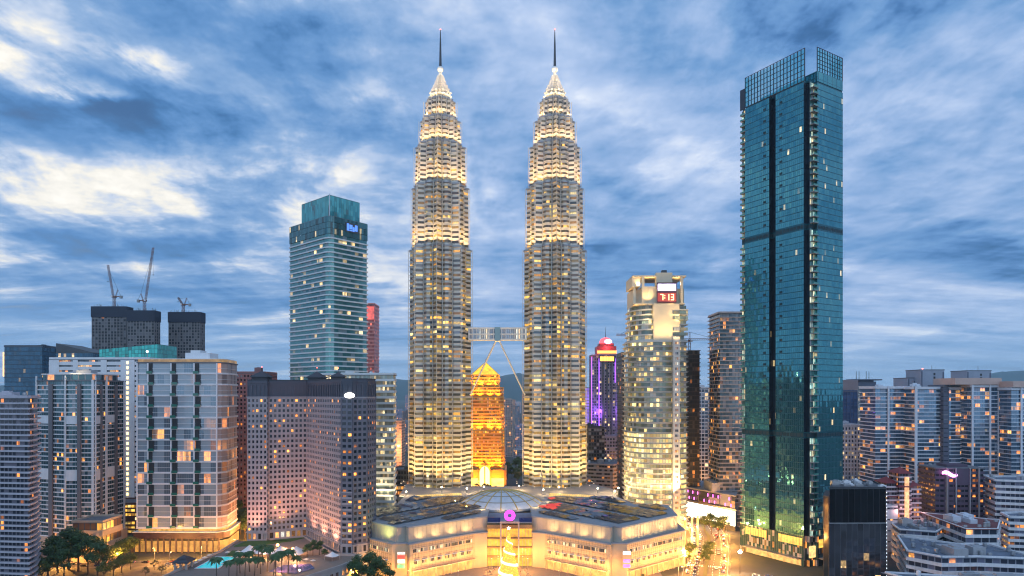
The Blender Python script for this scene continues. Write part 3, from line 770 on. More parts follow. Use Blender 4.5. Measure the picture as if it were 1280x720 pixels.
def four():
    E = thing('glass_skyscraper', 'very tall dark teal glass skyscraper with open lattice crowns, right of the clock-sign tower', 'skyscraper', (FSC.x, FSC.y, 0), fsa)
    B = [(8.5,2.0),(8.5,0),(37,0),(37,56),(2.2,56),(2.2,51.5),(0,51.5),(0,31),(4,31),(4,25.8),(0,25.8),(0,4.2),(3.2,4.2),(3.2,2.0)]
    B = ccw(B)
    def kind(i):
        a, b = B[i], B[(i+1)%len(B)]; mx, my = (a[0]+b[0])/2, (a[1]+b[1])/2
        if (mx > 3.3 and my == 2.0 and mx < 8.4) or (mx == 2.2 and my > 51): return 2
        if (mx in (4, 3.2)) or (0 < mx < 4 and my in (31, 25.8)) or my in (4.2,) : return 1
        return 0
    mis = [kind(i) for i in range(len(B))]
    z0, z1, n = 20.0, 322.0, 74; fh = (z1-z0)/n
    g = MB().ring(B, 0.0, fh, 1.55, mis=mis)
    s = MB()
    for i in range(len(B)):
        a, b = B[i], B[(i+1)%len(B)]
        if mis[i] == 0: s.obox(a, b, 0.003, 0.06, 0.0, 0.32)
    sl = MB(); bal = MB()
    sl.box(3.3, 8.4, -1.0, 1.9, 0, .35); sl.box(3.4, 8.3, -1.0, -.9, .35, 1.35, 1)
    bal.box(-.2, 2.1, 51.6, 55.9, 0, .35); bal.box(-.2, -.1, 51.7, 55.8, .35, 1.35, 1)
    go = so = bo = b2 = None
    rail = mat('green_rail_glass', (0.10,0.30,0.24), .15, .2)
    for k in range(n):
        z = z0+k*fh
        if k in (16, 50): continue
        if go is None:
            go = g.build('window_band', [fs_glass, fs_dark, fs_balc], E, (0,0,z)); so = s.build('spandrel', fs_line, E, (0,0,z)); bo = sl.build('balcony', [concrete, rail], E, (0,0,z)); b2 = bal.build('balcony', [concrete, rail], E, (0,0,z))
        else: copy_of(go, (0,0,z)); copy_of(so, (0,0,z)); copy_of(bo, (0,0,z)); copy_of(b2, (0,0,z))
    for k in (16, 50):                                            # louvred plant storeys
        z = z0+k*fh; MB().ring(offset(B, -.05), .9, fh-.9, 3).build('plant_storey', fs_vent, E, (0,0,z)); MB().ring(B, 0, .9, 3).ring(B, fh-.9, fh, 3).build('plant_edge', fs_line, E, (0,0,z))
        m = MB()
        for i in range(len(B)):
            if mis[i]: continue
            a, d, nn, L = wall_frame(B[i], B[(i+1)%len(B)]); c = max(1, int(L/2.6))
            for j in range(c+1): p = a+d*min(L-.3, L*j/c); m.obox(p, p+d*.3, -.2, .05, 0, fh)
        m.build('louvre_post', fs_line, E, (0,0,z))
    # small dark openings beside the slot
    vp = None
    for k in range(20, 74, 2):
        z = z0+k*fh+.6
        for v in (21.6, 34.8):
            if vp is None: vp = MB().box(-.14, -.02, 0, 2.2, 0, 1.5).build('vent', fs_vent, E, (0,v-1.1+.0,z))
            else: copy_of(vp, (0, v-1.1, z))
    MB().prism(offset(B, -.4), 321.9, 323.2).build('roof', fs_line, E)
    MB().prism(rect(8.6, 37, 0.05, 30), 323.2, 330).build('upper_block', fs_glass, E)
    MB().prism(rect(12, 34, 14, 48), 323.3, 331).build('plant_room', dgrey, E)
    # open lattice crowns
    cg = bpy.data.materials.new('crown_glass'); cg.use_nodes = True; b = cg.node_tree.nodes['Principled BSDF']
    b.inputs['Base Color'].default_value = (0.10,0.55,0.68,1); b.inputs['Roughness'].default_value = .08; b.inputs['Alpha'].default_value = .68; b.inputs['Metallic'].default_value = .3
    def crown(path, zb, zt, step):
        m = MB(); gm = MB()
        for a, b in zip(path, path[1:]):
            A, d, nn, L = wall_frame(a, b); c = max(1, round(L/step))
            for k in range(c+1):
                p = A+d*(L*k/c); m.box(p.x-.24, p.x+.24, p.y-.24, p.y+.24, zb, zt)
            for j in range(7):
                z = zb+(zt-zb)*j/6; m.tube((A.x,A.y,z), (A.x+d.x*L,A.y+d.y*L,z), .24, n=4)
            gm.face([(a[0],a[1],zb),(b[0],b[1],zb),(b[0],b[1],zt-.6),(a[0],a[1],zt-.6)])
        c = m.build('crown_screen', darksteel, E); gm.build('crown_glass', cg, c)
    crown([(.2,3.6),(.2,51.5),(4,51.5)], 323, 344.5, 2.7)
    crown([(8.8,.3),(36.8,.3),(36.8,9)], 330, 346.0, 2.7)
    MB().box(.0,.4,51.6,56,322,337).build('crown_end', darksteel, E)
    # lit lobby storeys and base
    base = ccw([(8.5,2.0),(8.5,0),(37,0),(37,56),(0,56),(0,4.2),(3.2,4.2),(3.2,2.0)])
    MB().ring(base, 0, 20, 1.6, rows=5, mis=None).build('base_glass', glazing('base_glass', (0.03,0.09,0.10), lit=0.12, es=0.8, pal=WARM, metal=.5, mull=.05, seed=12), E)
    lob = glow('lobby_light', (1.0,0.55,0.08), 1.1, 'AUTO', patch=.3)
    for (v0, v1) in ((5,23.5),(33,51)):
        f = MB().box(-.25, -.02, v0, v1, 13.4, 18.6).build('lobby_window', lob, E)
        m = MB()
        for k in range(9): v = v0+(v1-v0)*k/8; m.box(-.4, -.26, v-.1, v+.1, 13.4, 18.6)
        m.build('mullion', darksteel, f)
    f = MB().box(10, 30, -.25, -.02, 12, 17.5).build('lobby_window', lob, E)
    MB().box(2.2, 8.0, .8, 1.9, 6, 13.5).build('lobby_window', glow('lobby_dim', (1.0,0.62,0.22), 1.2, 'AUTO', patch=.3), E)
    MB().box(-5, .0, 6, 50, 4.8, 5.5).box(10, 36, -5, 0, 4.8, 5.5).build('canopy', steel, E)
    f = MB().box(-.3, -.02, 6, 50, .3, 4.2).build('shop_window', glow('shop_light', (1,.5,.14), .9, 'AUTO', patch=.4), E)
four()
# black glass box beside it
def blackbox():
    poly = ccw([(PX(1037,394),394),(PX(1108,394),394.5),(236,422),(209,422)]); lp, c = local(poly)
    E = thing('glass_podium', 'low black glass block clad in shiny panels, at the foot of the teal skyscraper', 'building', c)
    up = glazing('black_mirror', (0.03,0.034,0.042), lit=0.04, es=1.10, pal=WARM, metal=.75, rough=.03, frame=(.02,.02,.025), mull=.03, blind=0, tilt=0.05, seed=13, cluster=4)
    lo = glazing('grey_mirror', (0.13,0.13,0.15), lit=0.03, es=1.2, pal=PALE, metal=.75, rough=.12, frame=(.09,.09,.1), mull=.03, blind=0, tilt=0.16, seed=14, cluster=4, gvar=0.35)
    for k in range(5): MB().ring(lp, 36.5+k*4.1, 36.5+(k+1)*4.1, 4).build('upper_panel_band', up, E)
    for k in range(8): MB().ring(offset(lp, .25), k*4.5, (k+1)*4.5, 3.5, v0=k).build('lower_panel_band', lo, E)
    MB().prism(offset(lp, .35), 36.0, 36.5).build('ledge', steel, E); MB().prism(lp, 56.9, 57.4).build('roof', dgrey, E)
    m = MB()
    for a, b in zip(lp, lp[1:]+lp[:1]): m.obox(a, b, -.4, .1, 57.4, 58.2)
    m.build('parapet', darksteel, E)
    rr = random.Random(5); tank = None
    for k in range(22):
        x, y = rr.uniform(-14, 14), rr.uniform(-9, 10); w, d, h = rr.uniform(.8, 2.4), rr.uniform(.8, 2), rr.uniform(.8, 2.6)
        MB().box(-w,w,-d,d,0,h).tube((0,0,h),(0,0,h+.5),min(w,d)*.7,n=10).build('air_handler', rr.choice([steel, grey, white]), E, (x,y,57.4))
    # edge studs of light
    so = None
    for k in range(24):
        p = Vector(lp[1]) if False else Vector((PX(1108,394)-c[0]+.3, 394.3-c[1]))
        if so is None: so = MB().box(-.12,.12,-.25,0,0,.7).build('edge_light', glow('edge_stud', (.8,.9,1), 2, 'NONE'), E, (p.x, p.y, 1.5))
        else: copy_of(so, (p.x, p.y, 1.5+k*2.3))
    bb = ccw([(PX(1029,400),400),(PX(1036,397),397),(PX(1036,397)+13,421),(203.5,421)]); lp2, c2 = local(bb)
    for k in range(12): MB().ring([(p[0]+c2[0]-c[0], p[1]+c2[1]-c[1]) for p in lp2], k*4.3, (k+1)*4.3, 3, v0=k).build('side_panel_band', fs_dark, E)
    MB().prism([(p[0]+c2[0]-c[0], p[1]+c2[1]-c[1]) for p in lp2], 51.6, 52.2).build('side_roof', dgrey, E)
blackbox()

# ================================================================== tower with the clock sign
mx_glass = glazing('clock_tower_glass', (0.05,0.10,0.115), lit=0.35, es=0.99, pal=[(0,(1,.55,.12)),(.5,(1,.74,.26)),(1,(.9,1,.6))], metal=.5, rough=.1, mull=.04, blind=.2, seed=15, cluster=3, sub=2, dim=0.15)
mx_glass_lit = glazing('clock_tower_glass_lit', (0.10,0.15,0.16), lit=1.2, es=1.2, pal=[(0,(1,.55,.12)),(.5,(1,.74,.26)),(1,(1,.9,.5))], metal=.4, rough=.1, mull=.04, blind=.1, seed=16, cluster=3, sub=2, dim=0.8)
mx_white = mat('clock_tower_cladding', (0.60,0.57,0.50), .5, .1, var=.08, streak=.08)
mx_cream = mat('cream_crown', (0.72,0.60,0.42), .6, var=.06)
def clocktower():
    Y = 540.0; C = (PX(821,Y), Y, 0)
    E = thing('clock_sign_tower', 'rounded office tower with banded storeys, lit cream crown and a digital clock sign', 'office tower', C)
    # plan: a bowed front from west round to south, flat east part, spine at the south-east
    bow = arc(0, 8, 23.5, 180, 292, 18)
    plan = bow + [(10,-15.0),(13.5,-15.6),(17,-14.0),(23,-8),(23,26),(-23.5,26)]
    plan = ccw(plan)
    fh = 4.15; n1 = 29
    def storey(lp, k, glass):
        z = 20+k*fh
        return z
    g0 = MB().ring(offset(plan,-.5), 1.0, fh+.05, 4.6); s = MB(); s.prism(offset(plan,.1), 0, 1.2); s.prism(offset(plan,1.25), 1.2, 1.45); s.prism(offset(plan,.9), .1, .25)
    g1 = MB().ring(offset(plan,-.5), 1.0, fh+.05, 4.6)
    a = b = so = None
    for k in range(-4, n1+4):
        z = 20+k*fh; low = k < 15
        if low:
            if a is None: a = g0.build('window_band', mx_glass_lit, E, (0,0,z))
            else: copy_of(a, (0,0,z))
        else:
            if b is None: b = g1.build('window_band', mx_glass, E, (0,0,z))
            else: copy_of(b, (0,0,z))
        if so is None: so = s.build('sunshade', mx_white, E, (0,0,z))
        else: copy_of(so, (0,0,z))
    zt = 20+(n1+4)*fh                                            # about 157
    MB().prism(offset(plan,.6), zt, zt+1.2).build('terrace', mx_white, E)
    MB().box(9.3, 14.6, -18.2, -12, 0, zt+4).build('spine', mx_white, E)
    wo = None
    gs = glazing('spine_glass', (.1,.12,.13), lit=.9, es=0.99, pal=WARM, seed=17, mull=.1, metal=.3)
    for k in range(33):
        if wo is None: wo = MB().ring([(10.6,-18.26),(13.3,-18.26)], 0, 1.9, 1.35, closed=False).build('spine_window', gs, E, (0,0,22+k*fh))
        else: copy_of(wo, (0,0,22+k*fh))
    # three stepped crown tiers, bowed strips at the west, cream block at the south
    tiers = [(zt+1.2, 171, -19.5, 20.5), (171, 187, -21.5, 22.5), (187, 201, -19.0, 20.5)]
    for i, (za, zb, x0, x1) in enumerate(tiers):
        w = arc(0, 8, 22.5-i*.6, 180, 245, 8) + [(x1,-10.5+i),(x1,22),(-22+i*.6,22)]
        w = ccw(w); nn = max(2, round((zb-za)/3.9)); f = (zb-za)/nn
        gg = MB().ring(offset(w,-.5), .9, f+.05, 2.4); ss = MB(); ss.prism(offset(w,.9 if i < 2 else .3), 0, 1.1)
        p = q = None
        if i < 2:
            for k in range(nn):
                if p is None: p = gg.build('window_band', mx_glass, E, (0,0,za+k*f)); q = ss.build('sunshade', mx_white, E, (0,0,za+k*f))
                else: copy_of(p, (0,0,za+k*f)); copy_of(q, (0,0,za+k*f))
        else:
            MB().prism(w, za, zb).build('crown_wall', mx_cream, E)
    MB().box(-6, 15, -14.8, -8, zt+1.2, 188).build('crown_panel', mx_cream, E)
    for zz in (162, 166, 175, 179.5):
        MB().box(9.5, 21.8, -15.2, -14.79 if zz else 0, zz, zz+2.6).build('crown_window', mx_glass, E)
    m = MB()
    m.box(-21, 20, -12.6, 18, 187.6, 188.6); m.box(-21.5, -19.5, -10, -8, 188.6, 204); m.box(16.5, 18.5, -13, -11, 188.6, 210); m.box(-15, -13, -13, -11.2, 188.6, 210); m.box(19.5, 21.5, -2, 0, 188.6, 210)
    m.build('crown_frame', mx_cream, E)
    MB().box(-14.5, 14, -10.8, 14, 188.6, 202.5).build('crown_room', mx_cream, E)
    MB().box(-22.5, 21, -13.2, 18, 210, 211.2).build('crown_roof', mx_cream, E)
    MB().box(-3.5, 9.5, -14.1, -8, 202.5, 213.2).build('lift_room', mx_cream, E); MB().box(-22.8, -16, -12, 16, 202, 210).build('crown_wing', mx_cream, E)
    MB().box(2, 6, -10, -6, 213.2, 216).build('plant_room', dgrey, E)
    # sign board with clock
    S = MB().box(-3.2, 12.6, -15.5, -14.0, 188.8, 205.0).build('sign_board', mat('sign_back', (.10,.03,.05), .4), E)
    MB().box(-2.6, 12.0, -15.62, -15.51, 198.2, 203.8).build('logo_panel', glow('logo_white', (.80,.72,1.0), 2.6, patch=.2), S)
    seg = {'7':'abc','1':'bc','3':'abgcd'}
    def digit(ch, x, z, w=2.4, h=5.0):
        m = MB(); t = .62
        S_ = {'a':(x,x+w,z+h-t,z+h),'d':(x,x+w,z,z+t),'g':(x,x+w,z+h/2-t/2,z+h/2+t/2),'b':(x+w-t,x+w,z+h/2,z+h),'c':(x+w-t,x+w,z,z+h/2),'e':(x,x+t,z,z+h/2),'f':(x,x+t,z+h/2,z+h)}
        for s_ in seg[ch]: a,b,c,d = S_[s_]; m.box(a,b,-15.66,-15.51,c,d)
        m.build('digit', glow('clock_digit', (1.0,.50,.22), 4.0), S)
    MB().box(-2.8, 12.2, -15.58, -15.505, 189.6, 196.6).build('clock_face', glow('clock_red', (1.0,.05,.01), .45), S)
    digit('7', -.6, 190.6); digit('1', 4.2, 190.6); digit('3', 8.0, 190.6)
    m = MB().box(2.6,3.3,-15.66,-15.51,192.0,192.8).box(2.6,3.3,-15.66,-15.51,194.0,194.8); m.build('colon', glow('clock_digit', (1.0,.50,.22), 4.0), S)
    c = (1.0,.68,.28)
    for x, y, z, p in ((-12,-18,172,9000),(-4,-26,156,12000),(4,-27,156,14000),(12,-26,156,12000),(14,-20,172,9000),(-10,-16,190,7000),(8,-19,186,3000),(-18,-13,203,5000),(16,-12.5,203,4000),(-8,-12.4,203.5,3000),(12,-12,203.5,3000)):
        lamp('crown_lamp', 'SPOT', (x, y, z), p*1.1, c, E, (0,.42,1), 115, .4)
    for a in (185, 205, 225, 245, 265, 285): lamp('base_lamp', 'SPOT', (31*math.cos(R(a)), 8+31*math.sin(R(a)), 34), 60000, (1,.64,.25), E, (-.35*math.cos(R(a)), -.35*math.sin(R(a)), 1), 110, .5)
    lamp('base_lamp', 'SPOT', (12,-26,34), 80000, (1,.74,.4), E, (0,.35,1), 90, .5)
clocktower()

# ================================================================== dark building under construction behind it, with a tower crane
uc_glass = glazing('unfinished_glass', (0.02,0.024,0.028), lit=0.035, es=0.99, pal=AMBER, metal=.1, rough=.4, frame=(.05,.045,.04), mull=.12, blind=.15, blindc=(.08,.08,.075), seed=18, cluster=2)
uc_wall = mat('raw_dark_concrete', (0.075,0.072,0.068), .9, var=.25)
bands('unfinished_tower', 'dark unfinished tower with scattered amber work lights, directly right of the clock-sign tower', 'building', rect(PX(853,590),PX(875,590),590,625), 154, uc_glass, uc_wall, fh=3.8, bay=2.2, sp=.7, out=.5, plant=1, seed=3, para=0)
E = bands('unfinished_tower', 'dark scaffolded tower with a flat crane jib, peeking out left of the clock-sign tower', 'building', rect(PX(778,600),PX(800,600),600,630), 153, uc_glass, uc_wall, fh=3.8, bay=2.2, sp=.7, out=.5, plant=0, seed=4, para=0)
def hjib(px, Y, z0, z1, L, label, sgn):
    E = thing('tower_crane', label, 'crane', (PX(px,Y), Y, z0))
    h = z1-z0
    def lattice(a, b, w, n, up=Vector((0,1,0))):
        a = Vector(a); b = Vector(b); d = (b-a).normalized(); s = d.cross(up).normalized() if abs(d.dot(up)) < .9 else d.cross(Vector((1,0,0))).normalized(); t = d.cross(s)
        m = MB(); cs = [s*w+t*w, s*w-t*w, -s*w-t*w, -s*w+t*w]
        for c in cs: m.tube(a+c, b+c, w*.16, n=4)
        for k in range(n):
            p, q = a+(b-a)*(k/n), a+(b-a)*((k+1)/n)
            for i in range(4): m.tube(p+cs[i], q+cs[(i+1)%4], w*.11, n=3)
        return m
    cm = mat('crane_steel', (.22,.10,.07), .6)
    lattice((0,0,0), (0,0,h), .9, int(h/3)).build('mast', cm, E)
    MB().box(-1.4,1.4,-1.4,1.4,h-.2,h+1.8).build('slew_ring', cm, E)
    lattice((0,0,h+2), (sgn*L,0,h+2.6), .8, 14).build('jib', cm, E)
    lattice((0,0,h+2), (-sgn*L*.3,0,h+2), .8, 4).build('counter_jib', cm, E)
    MB().box(-sgn*L*.3-1.5,-sgn*L*.3+1.5,-1,1,h,h+2.2).build('counterweight', concrete, E)
    MB().box(1.2*sgn-.9,1.2*sgn+.9,-2.6,-1.2,h-.6,h+1.4).build('cab', white, E)
    MB().tube((0,0,h+9),(sgn*L*.7,0,h+3.2),.12,n=4).tube((0,0,h+9),(-sgn*L*.28,0,h+2.6),.12,n=4).build('tie', darksteel, E)
    lattice((0,0,h+2), (0,0,h+9), .5, 4).build('apex', cm, E)
    return lattice, cm
hjib(862, 610, 154, 164, 30, 'flat-top tower crane with its jib to the right over the dark unfinished tower', 1)
hjib(789, 612, 153, 168, 14, 'small tower crane with its jib to the left, beside the clock-sign tower', -1)

# ================================================================== slab apartments between the clock-sign tower and the teal tower
ap_glass = glazing('apartment_glass', (0.12,0.16,0.18), lit=0.17, es=0.99, pal=WARM, metal=.4, mull=.08, blind=.35, seed=19, cluster=3)
bands('apartment_tower', 'slim balcony apartment tower squeezed against the left edge of the teal skyscraper', 'apartment tower', rect(PX(899.5,560),PX(935,560),560,590), 184, ap_glass, mat('beige_slab', (.42,.38,.36), .7), fh=3.4, bay=2.6, sp=.75, out=1.1, plant=1, seed=6)
gridb('office_block', 'slim white and black office block between the dark unfinished tower and the balcony tower', 'office block', rect(PX(868,700),PX(898,700),700,730), 120, glazing('office_grid_glass', (.05,.07,.10), lit=.12, es=0.88, pal=PALE, seed=20, metal=.4), white, fh=4, bay=3.6, pier=.5, sp=1.0, seed=7)
MB  # low shopping block with the glaring white frontage
lp, c = local(ccw([(PX(858,590),590),(PX(919,540),540),(PX(925,590),590),(PX(870,640),640)]))
E = thing('low_shopping_block', 'low shopping block with pink window lights and a blinding white lit frontage', 'shopping block', c)
MB().prism(lp, 0, 17.5).build('wall', dgrey, E)
A = Vector(lp[0]); i0 = min(range(4), key=lambda i: lp[i][1]+lp[i][0]*.01)
front = sorted(range(4), key=lambda i: lp[i][1])[:2]
pa, pb = sorted([Vector(lp[k]) for k in front], key=lambda p: p.x)
ring_ = [tuple(pa), tuple(pb)]
f = MB().obox(pa, pb, .02, .5, 4.5, 16.8).build('lit_frontage', glow('white_frontage', (1.0,.88,.66), 5.0), E)
MB().prism(offset(lp, .8), 17.5, 18.6).build('ledge', steel, E)
MB().prism(offset(lp, -.4), 18.6, 29).build('upper_wall', glazing('shop_upper', (.08,.09,.10), lit=.3, es=0.50, pal=WARM, seed=22, metal=.4, mull=.05), E)
MB().prism(offset(lp, .3), 29, 30).build('roof', mall_roof, E)
pk = None
d = (pb-pa); L = d.length; d.normalize(); nn = Vector((d.y,-d.x))
for r_, z in ((0,25.3),(1,20.0)):
    for k in range(9):
        if (k*7+r_*3) % 4 == 1: continue
        p = pa+d*(L*(k+.5+r_*.3)/9.4)
        if pk is None: pk = MB().box(-.35,.35,-.25,.25,0,2.4).build('pink_light', glow('pink_strip', (1,.12,.65), 4, 'NONE'), E, (p.x+nn.x*.5-d.x, p.y+nn.y*.5, z))
        else: copy_of(pk, (p.x+nn.x*.5-d.x, p.y+nn.y*.5, z))
plant_boxes(E, lp, 30, 3, grey, 4, 9)
# ================================================================== banded office tower left of the twins, and its low wing
m3_glass = glazing('banded_tower_glass', (0.12,0.27,0.26), lit=0.06, es=0.8, pal=PALE, metal=.6, rough=.07, mull=0.02, blind=.12, blindc=(.2,.26,.27), seed=30, cluster=4, gvar=0.2)
m3_glass_s = m3_glass
m3_white = mat('banded_tower_spandrel', (0.60,0.62,0.62), .45, .1, var=.06)
m3_crown = glazing('green_crown_glass', (0.10,0.36,0.36), lit=0.004, es=0.44, pal=COOL, metal=.6, rough=.06, frame=(.05,.1,.1), mull=.05, blind=.05, blindc=(.1,.2,.2), seed=31, tilt=.03)
m3_dark = glazing('dark_crown_glass', (0.08,0.19,0.20), lit=0.04, es=0.66, pal=COOL, metal=.5, rough=.06, frame=(.03,.04,.045), mull=.05, blind=.05, blindc=(.05,.08,.08), seed=32, tilt=.03)
def banded():
    ang = R(49); near = Vector((PX(411,500), 500)); u = Vector((math.cos(ang), math.sin(ang))); v = Vector((-u.y, u.x))
    def uv(a, b): p = u*a+v*b; return (p.x, p.y)
    E = thing('banded_office_tower', 'tall office tower with white and green glass bands and a green glass crown box', 'office tower', (near.x, near.y, 0))
    lp = [uv(0,5), uv(.9,2.2), uv(2.2,.9), uv(5,0), uv(36,0), uv(36,57), uv(0,57)]
    storeys(E, lp, 0, 239, 3.7, m3_glass, m3_white, bay=4.0, sp=1.05, out=.5, inset=.3)
    for k in range(3): MB().ring(offset(lp,.2), 239+k*4.6, 239+(k+1)*4.6-.25, 2.0, v0=k).build('crown_band', m3_dark, E)
    MB().prism(offset(lp,.1), 252.4, 252.9).build('roof', roofm, E)
    box = [uv(2,2), uv(30,2), uv(30,42), uv(2,42)]
    for k in range(4): MB().ring(box, 252.9+k*4.1, 252.9+(k+1)*4.1, 2.2, v0=k).build('crown_box_band', m3_crown, E)
    MB().prism(box, 268.9, 269.3).build('crown_roof', dgrey, E)
    m = MB(); m.tube((*uv(2,2),252.9), (*uv(2,2),270), .4); m.tube((*uv(1.4,1),252.9), (*uv(1.4,1),269), .2); m.build('corner_mast', steel, E)
    p0, p1 = Vector(uv(15,0)), Vector(uv(27,0))
    S = MB().obox(p0, p1, .25, .6, 243, 250.5).build('sign_back', dgrey, E)
    m = MB(); d = (p1-p0).normalized()
    for s0, s1, a, b in ((1,3,244,249.6),(3.4,6.2,245.5,249),(6.5,8.2,244,247.5),(8.6,11,244.6,249.4),(3.4,6.2,244,245)):
        m.obox(p0+d*s0, p0+d*s1, .61, .75, a, b)
    m.build('sign_light', glow('blue_sign', (.10,.28,1.0), 1.1), S)
    low = ccw([(PX(396,485),485),(PX(492,479),479),(PX(492,479)-2,500),(PX(448,500)+15,512),(PX(396,500),512)])
    E2 = bands('low_office_wing', 'mid-height office block with white bands, lit near its base, left of the left skyscraper', 'office block', low, 128.5,
          glazing('wing_glass', (0.10,0.16,0.17), lit=0.5, es=0.8, pal=PALE, metal=.45, mull=.03, blind=.25, blindc=(.25,.27,.25), seed=33, cluster=8, dim=0.15), m3_white, fh=4.3, bay=1.6, sp=1.7, out=.5, plant=2, seed=21)
    c = E2.location
    for px in (462, 470, 478, 486): lamp('base_lamp', 'SPOT', (PX(px,479)-c.x, 473-c.y, 35), 14000, (1,.78,.42), E2, (0,.32,1), 100, .4)
banded()
bands('red_tower', 'slim pinkish red tower with pale corner strips behind the banded office tower', 'tower', rect(PX(451,700),PX(468,700),700,725), 211,
      glazing('red_tower_glass', (0.35,0.10,0.10), lit=.12, es=0.83, pal=[(0,(1,.2,.12)),(1,(1,.45,.3))], metal=.3, rough=.3, frame=(.35,.13,.12), mull=.12, blind=.4, blindc=(.45,.16,.15), seed=34), mat('red_cladding', (.62,.27,.25), .5), fh=4, bay=2.5, sp=1.6, out=.2, plant=1, seed=8)
E = bpy.data.objects['red_tower']
MB().box(-7.2,7.2,-13.1,-12.75,195,209).build('lit_top', glow('red_top', (1,.16,.14), .8, 'NONE', patch=.15), E)

# ================================================================== grey hotel with two wings
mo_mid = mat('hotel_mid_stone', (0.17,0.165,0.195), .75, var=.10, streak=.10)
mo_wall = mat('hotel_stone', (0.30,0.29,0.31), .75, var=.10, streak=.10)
mo_dark = mat('hotel_dark_stone', (0.085,0.09,0.115), .7, var=.12)
mo_roof = mat('hotel_slate', (0.05,0.052,0.062), .7)
mo_win = glazing('hotel_window_glass', (0.035,0.04,0.05), lit=0.17, es=2.0, pal=AMBER, metal=.3, rough=.12, frame=(.12,.11,.11), mull=.06, blind=.15, blindc=(.12,.11,.11), seed=40, cluster=3)
def hotel():
    P = ccw([(-180,441),(-166.5,441),(-166.5,443.5),(-143.5,453.5),(-107,406.5),(-106,403.5),(-99,402.5),(-96.8,405.2),(-91.5,408.5),(-88.5,420),(-112,472),(-187,472)])
    lp, c = local(P); E = thing('hotel', 'grey stone hotel with two angled wings, small amber windows and dark hipped turrets', 'hotel', c)
    z0, z1, fh, bay = 21.0, 112.0, 3.5, 2.95
    grid_wall(E, lp, 0, z0-.5, 5.1, 3.4, mo_wall, pier=1.3, sp=1.3, depth=.75, name='base_wall', edges=range(9))
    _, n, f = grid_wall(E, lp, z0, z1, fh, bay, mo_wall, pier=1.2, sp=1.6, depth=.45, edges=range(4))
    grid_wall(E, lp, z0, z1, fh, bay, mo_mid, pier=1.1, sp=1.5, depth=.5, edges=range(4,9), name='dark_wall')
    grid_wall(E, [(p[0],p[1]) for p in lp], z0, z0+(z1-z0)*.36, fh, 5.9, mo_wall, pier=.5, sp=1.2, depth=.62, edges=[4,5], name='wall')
    MB().prism(offset(lp,-.05), 0, z1+12, top=True).build('backing_wall', mo_dark, E)
    bo = None
    for k in range(4):
        if bo is None: bo = MB().ring(offset(lp,.05), 0, 5.1, 3.4).build('base_window_band', glazing('hotel_base_glass', (.06,.06,.06), lit=.7, es=0.99, pal=WARM, seed=41, mull=.2, cluster=2), E, (0,0,0))
        else: copy_of(bo, (0,0,k*5.1))
    MB().prism(offset(lp,.95), z0-.6, z0).build('string_course', mo_wall, E)
    MB().prism(offset(lp,.7), z1+.3, z1+1.0).build('cornice', mo_wall, E)
    # dark top storeys with tall pilasters
    m = MB()
    for i in range(9):
        A, d, nn, L = wall_frame(lp[i], lp[i+1]); cn = max(1, round(L/bay))
        for k in range(cn+1):
            s = L*k/cn; m.obox(A+d*max(0,s-.45), A+d*min(L,s+.45), 0, .5, z1+1, z1+9.5)
        m.obox(A, A+d*L, .003, .3, z1+8.5, z1+10.2); m.obox(A, A+d*L, .003, .7, z1+10.2, z1+11.0)
    m.build('attic_wall', mo_dark, E)
    MB().prism(offset(lp,.2), z1+12, z1+12.6).build('roof', mo_roof, E)
    # windows: individual panes in the openings
    W_ = []
    for i in range(9):
        A, d, nn, L = wall_frame(lp[i], lp[i+1]); cn = max(1, round(L/bay)); b = L/cn
        for k in range(n):
            for j in range(cn): W_.append(((A+d*(b*(j+.5))), d, z0+f*k+1.0, b-1.2, i))
    W_.sort(key=lambda w: (w[0].y+c[1])+abs(w[2]-20)*.02)
    proto = None; rest = MB()
    for q, (p, d, z, w, i) in enumerate(W_):
        if q < 99:
            if proto is None:
                proto = MB(); proto.ring([(-w/2,0),(w/2,0)], 0, 1.7, w, closed=False); proto = proto.build('window', mo_win, E); o = proto
            else: o = copy_of(proto, (0,0,0))
            nn = Vector((d.y,-d.x)); o.location = (p.x+nn.x*.06, p.y+nn.y*.06, z); o.rotation_euler = (0,0,math.atan2(d.y, d.x))
        else:
            nn = Vector((d.y,-d.x)); a = p-d*(w/2)+nn*.06; b = p+d*(w/2)+nn*.06
            rest.face([(a.x,a.y,z),(b.x,b.y,z),(b.x,b.y,z+1.7),(a.x,a.y,z+1.7)], [(q*2,0),(q*2+1,0),(q*2+1,1),(q*2,1)])
    o = rest.build('window', mo_win, E); o['kind'] = 'stuff'
    # turrets
    for x, y, r, h in ((-173,448,6.0,4.2),(-139,462,6.0,4.2),(-118,440,4.6,3.0)):
        T = MB(); x -= c[0]; y -= c[1]; q = lambda r: [(x-r,y-r),(x+r,y-r),(x+r,y+r),(x-r,y+r)]
        T.prism(q(r*.85), z1+12.6, z1+14.2); T.prism(q(r), z1+14.2, z1+14.6)
        for a, b in zip(q(r), q(r)[1:]+q(r)[:1]): T.face([(*a,z1+14.6),(*b,z1+14.6),(x,y,z1+14.6+h)])
        T.tube((x,y,z1+14.4+h),(x,y,z1+17+h),.15,n=5)
        T.build('turret', mo_roof, E)
        MB().lathe([(0,-.4),(.4,0),(0,.4)],6).build('beacon', glow('beacon_red', (1,0.12,0.08), 8), E, (x,y,z1+17.2+h))
    # lit oval sign on the right end
    m = MB(); A, d, nn, L = wall_frame(lp[7], lp[8]); cc = A+d*(L*.0)+nn*.9; pts = []
    A, d, nn, L = wall_frame(lp[5], lp[6]); cc = A+d*(L*.75)+nn*.9
    pts = [(cc.x+d.x*3.3*math.cos(t), cc.y+d.y*3.3*math.cos(t), z1+1.9+1.7*math.sin(t)) for t in [2*math.pi*k/20 for k in range(20)]]
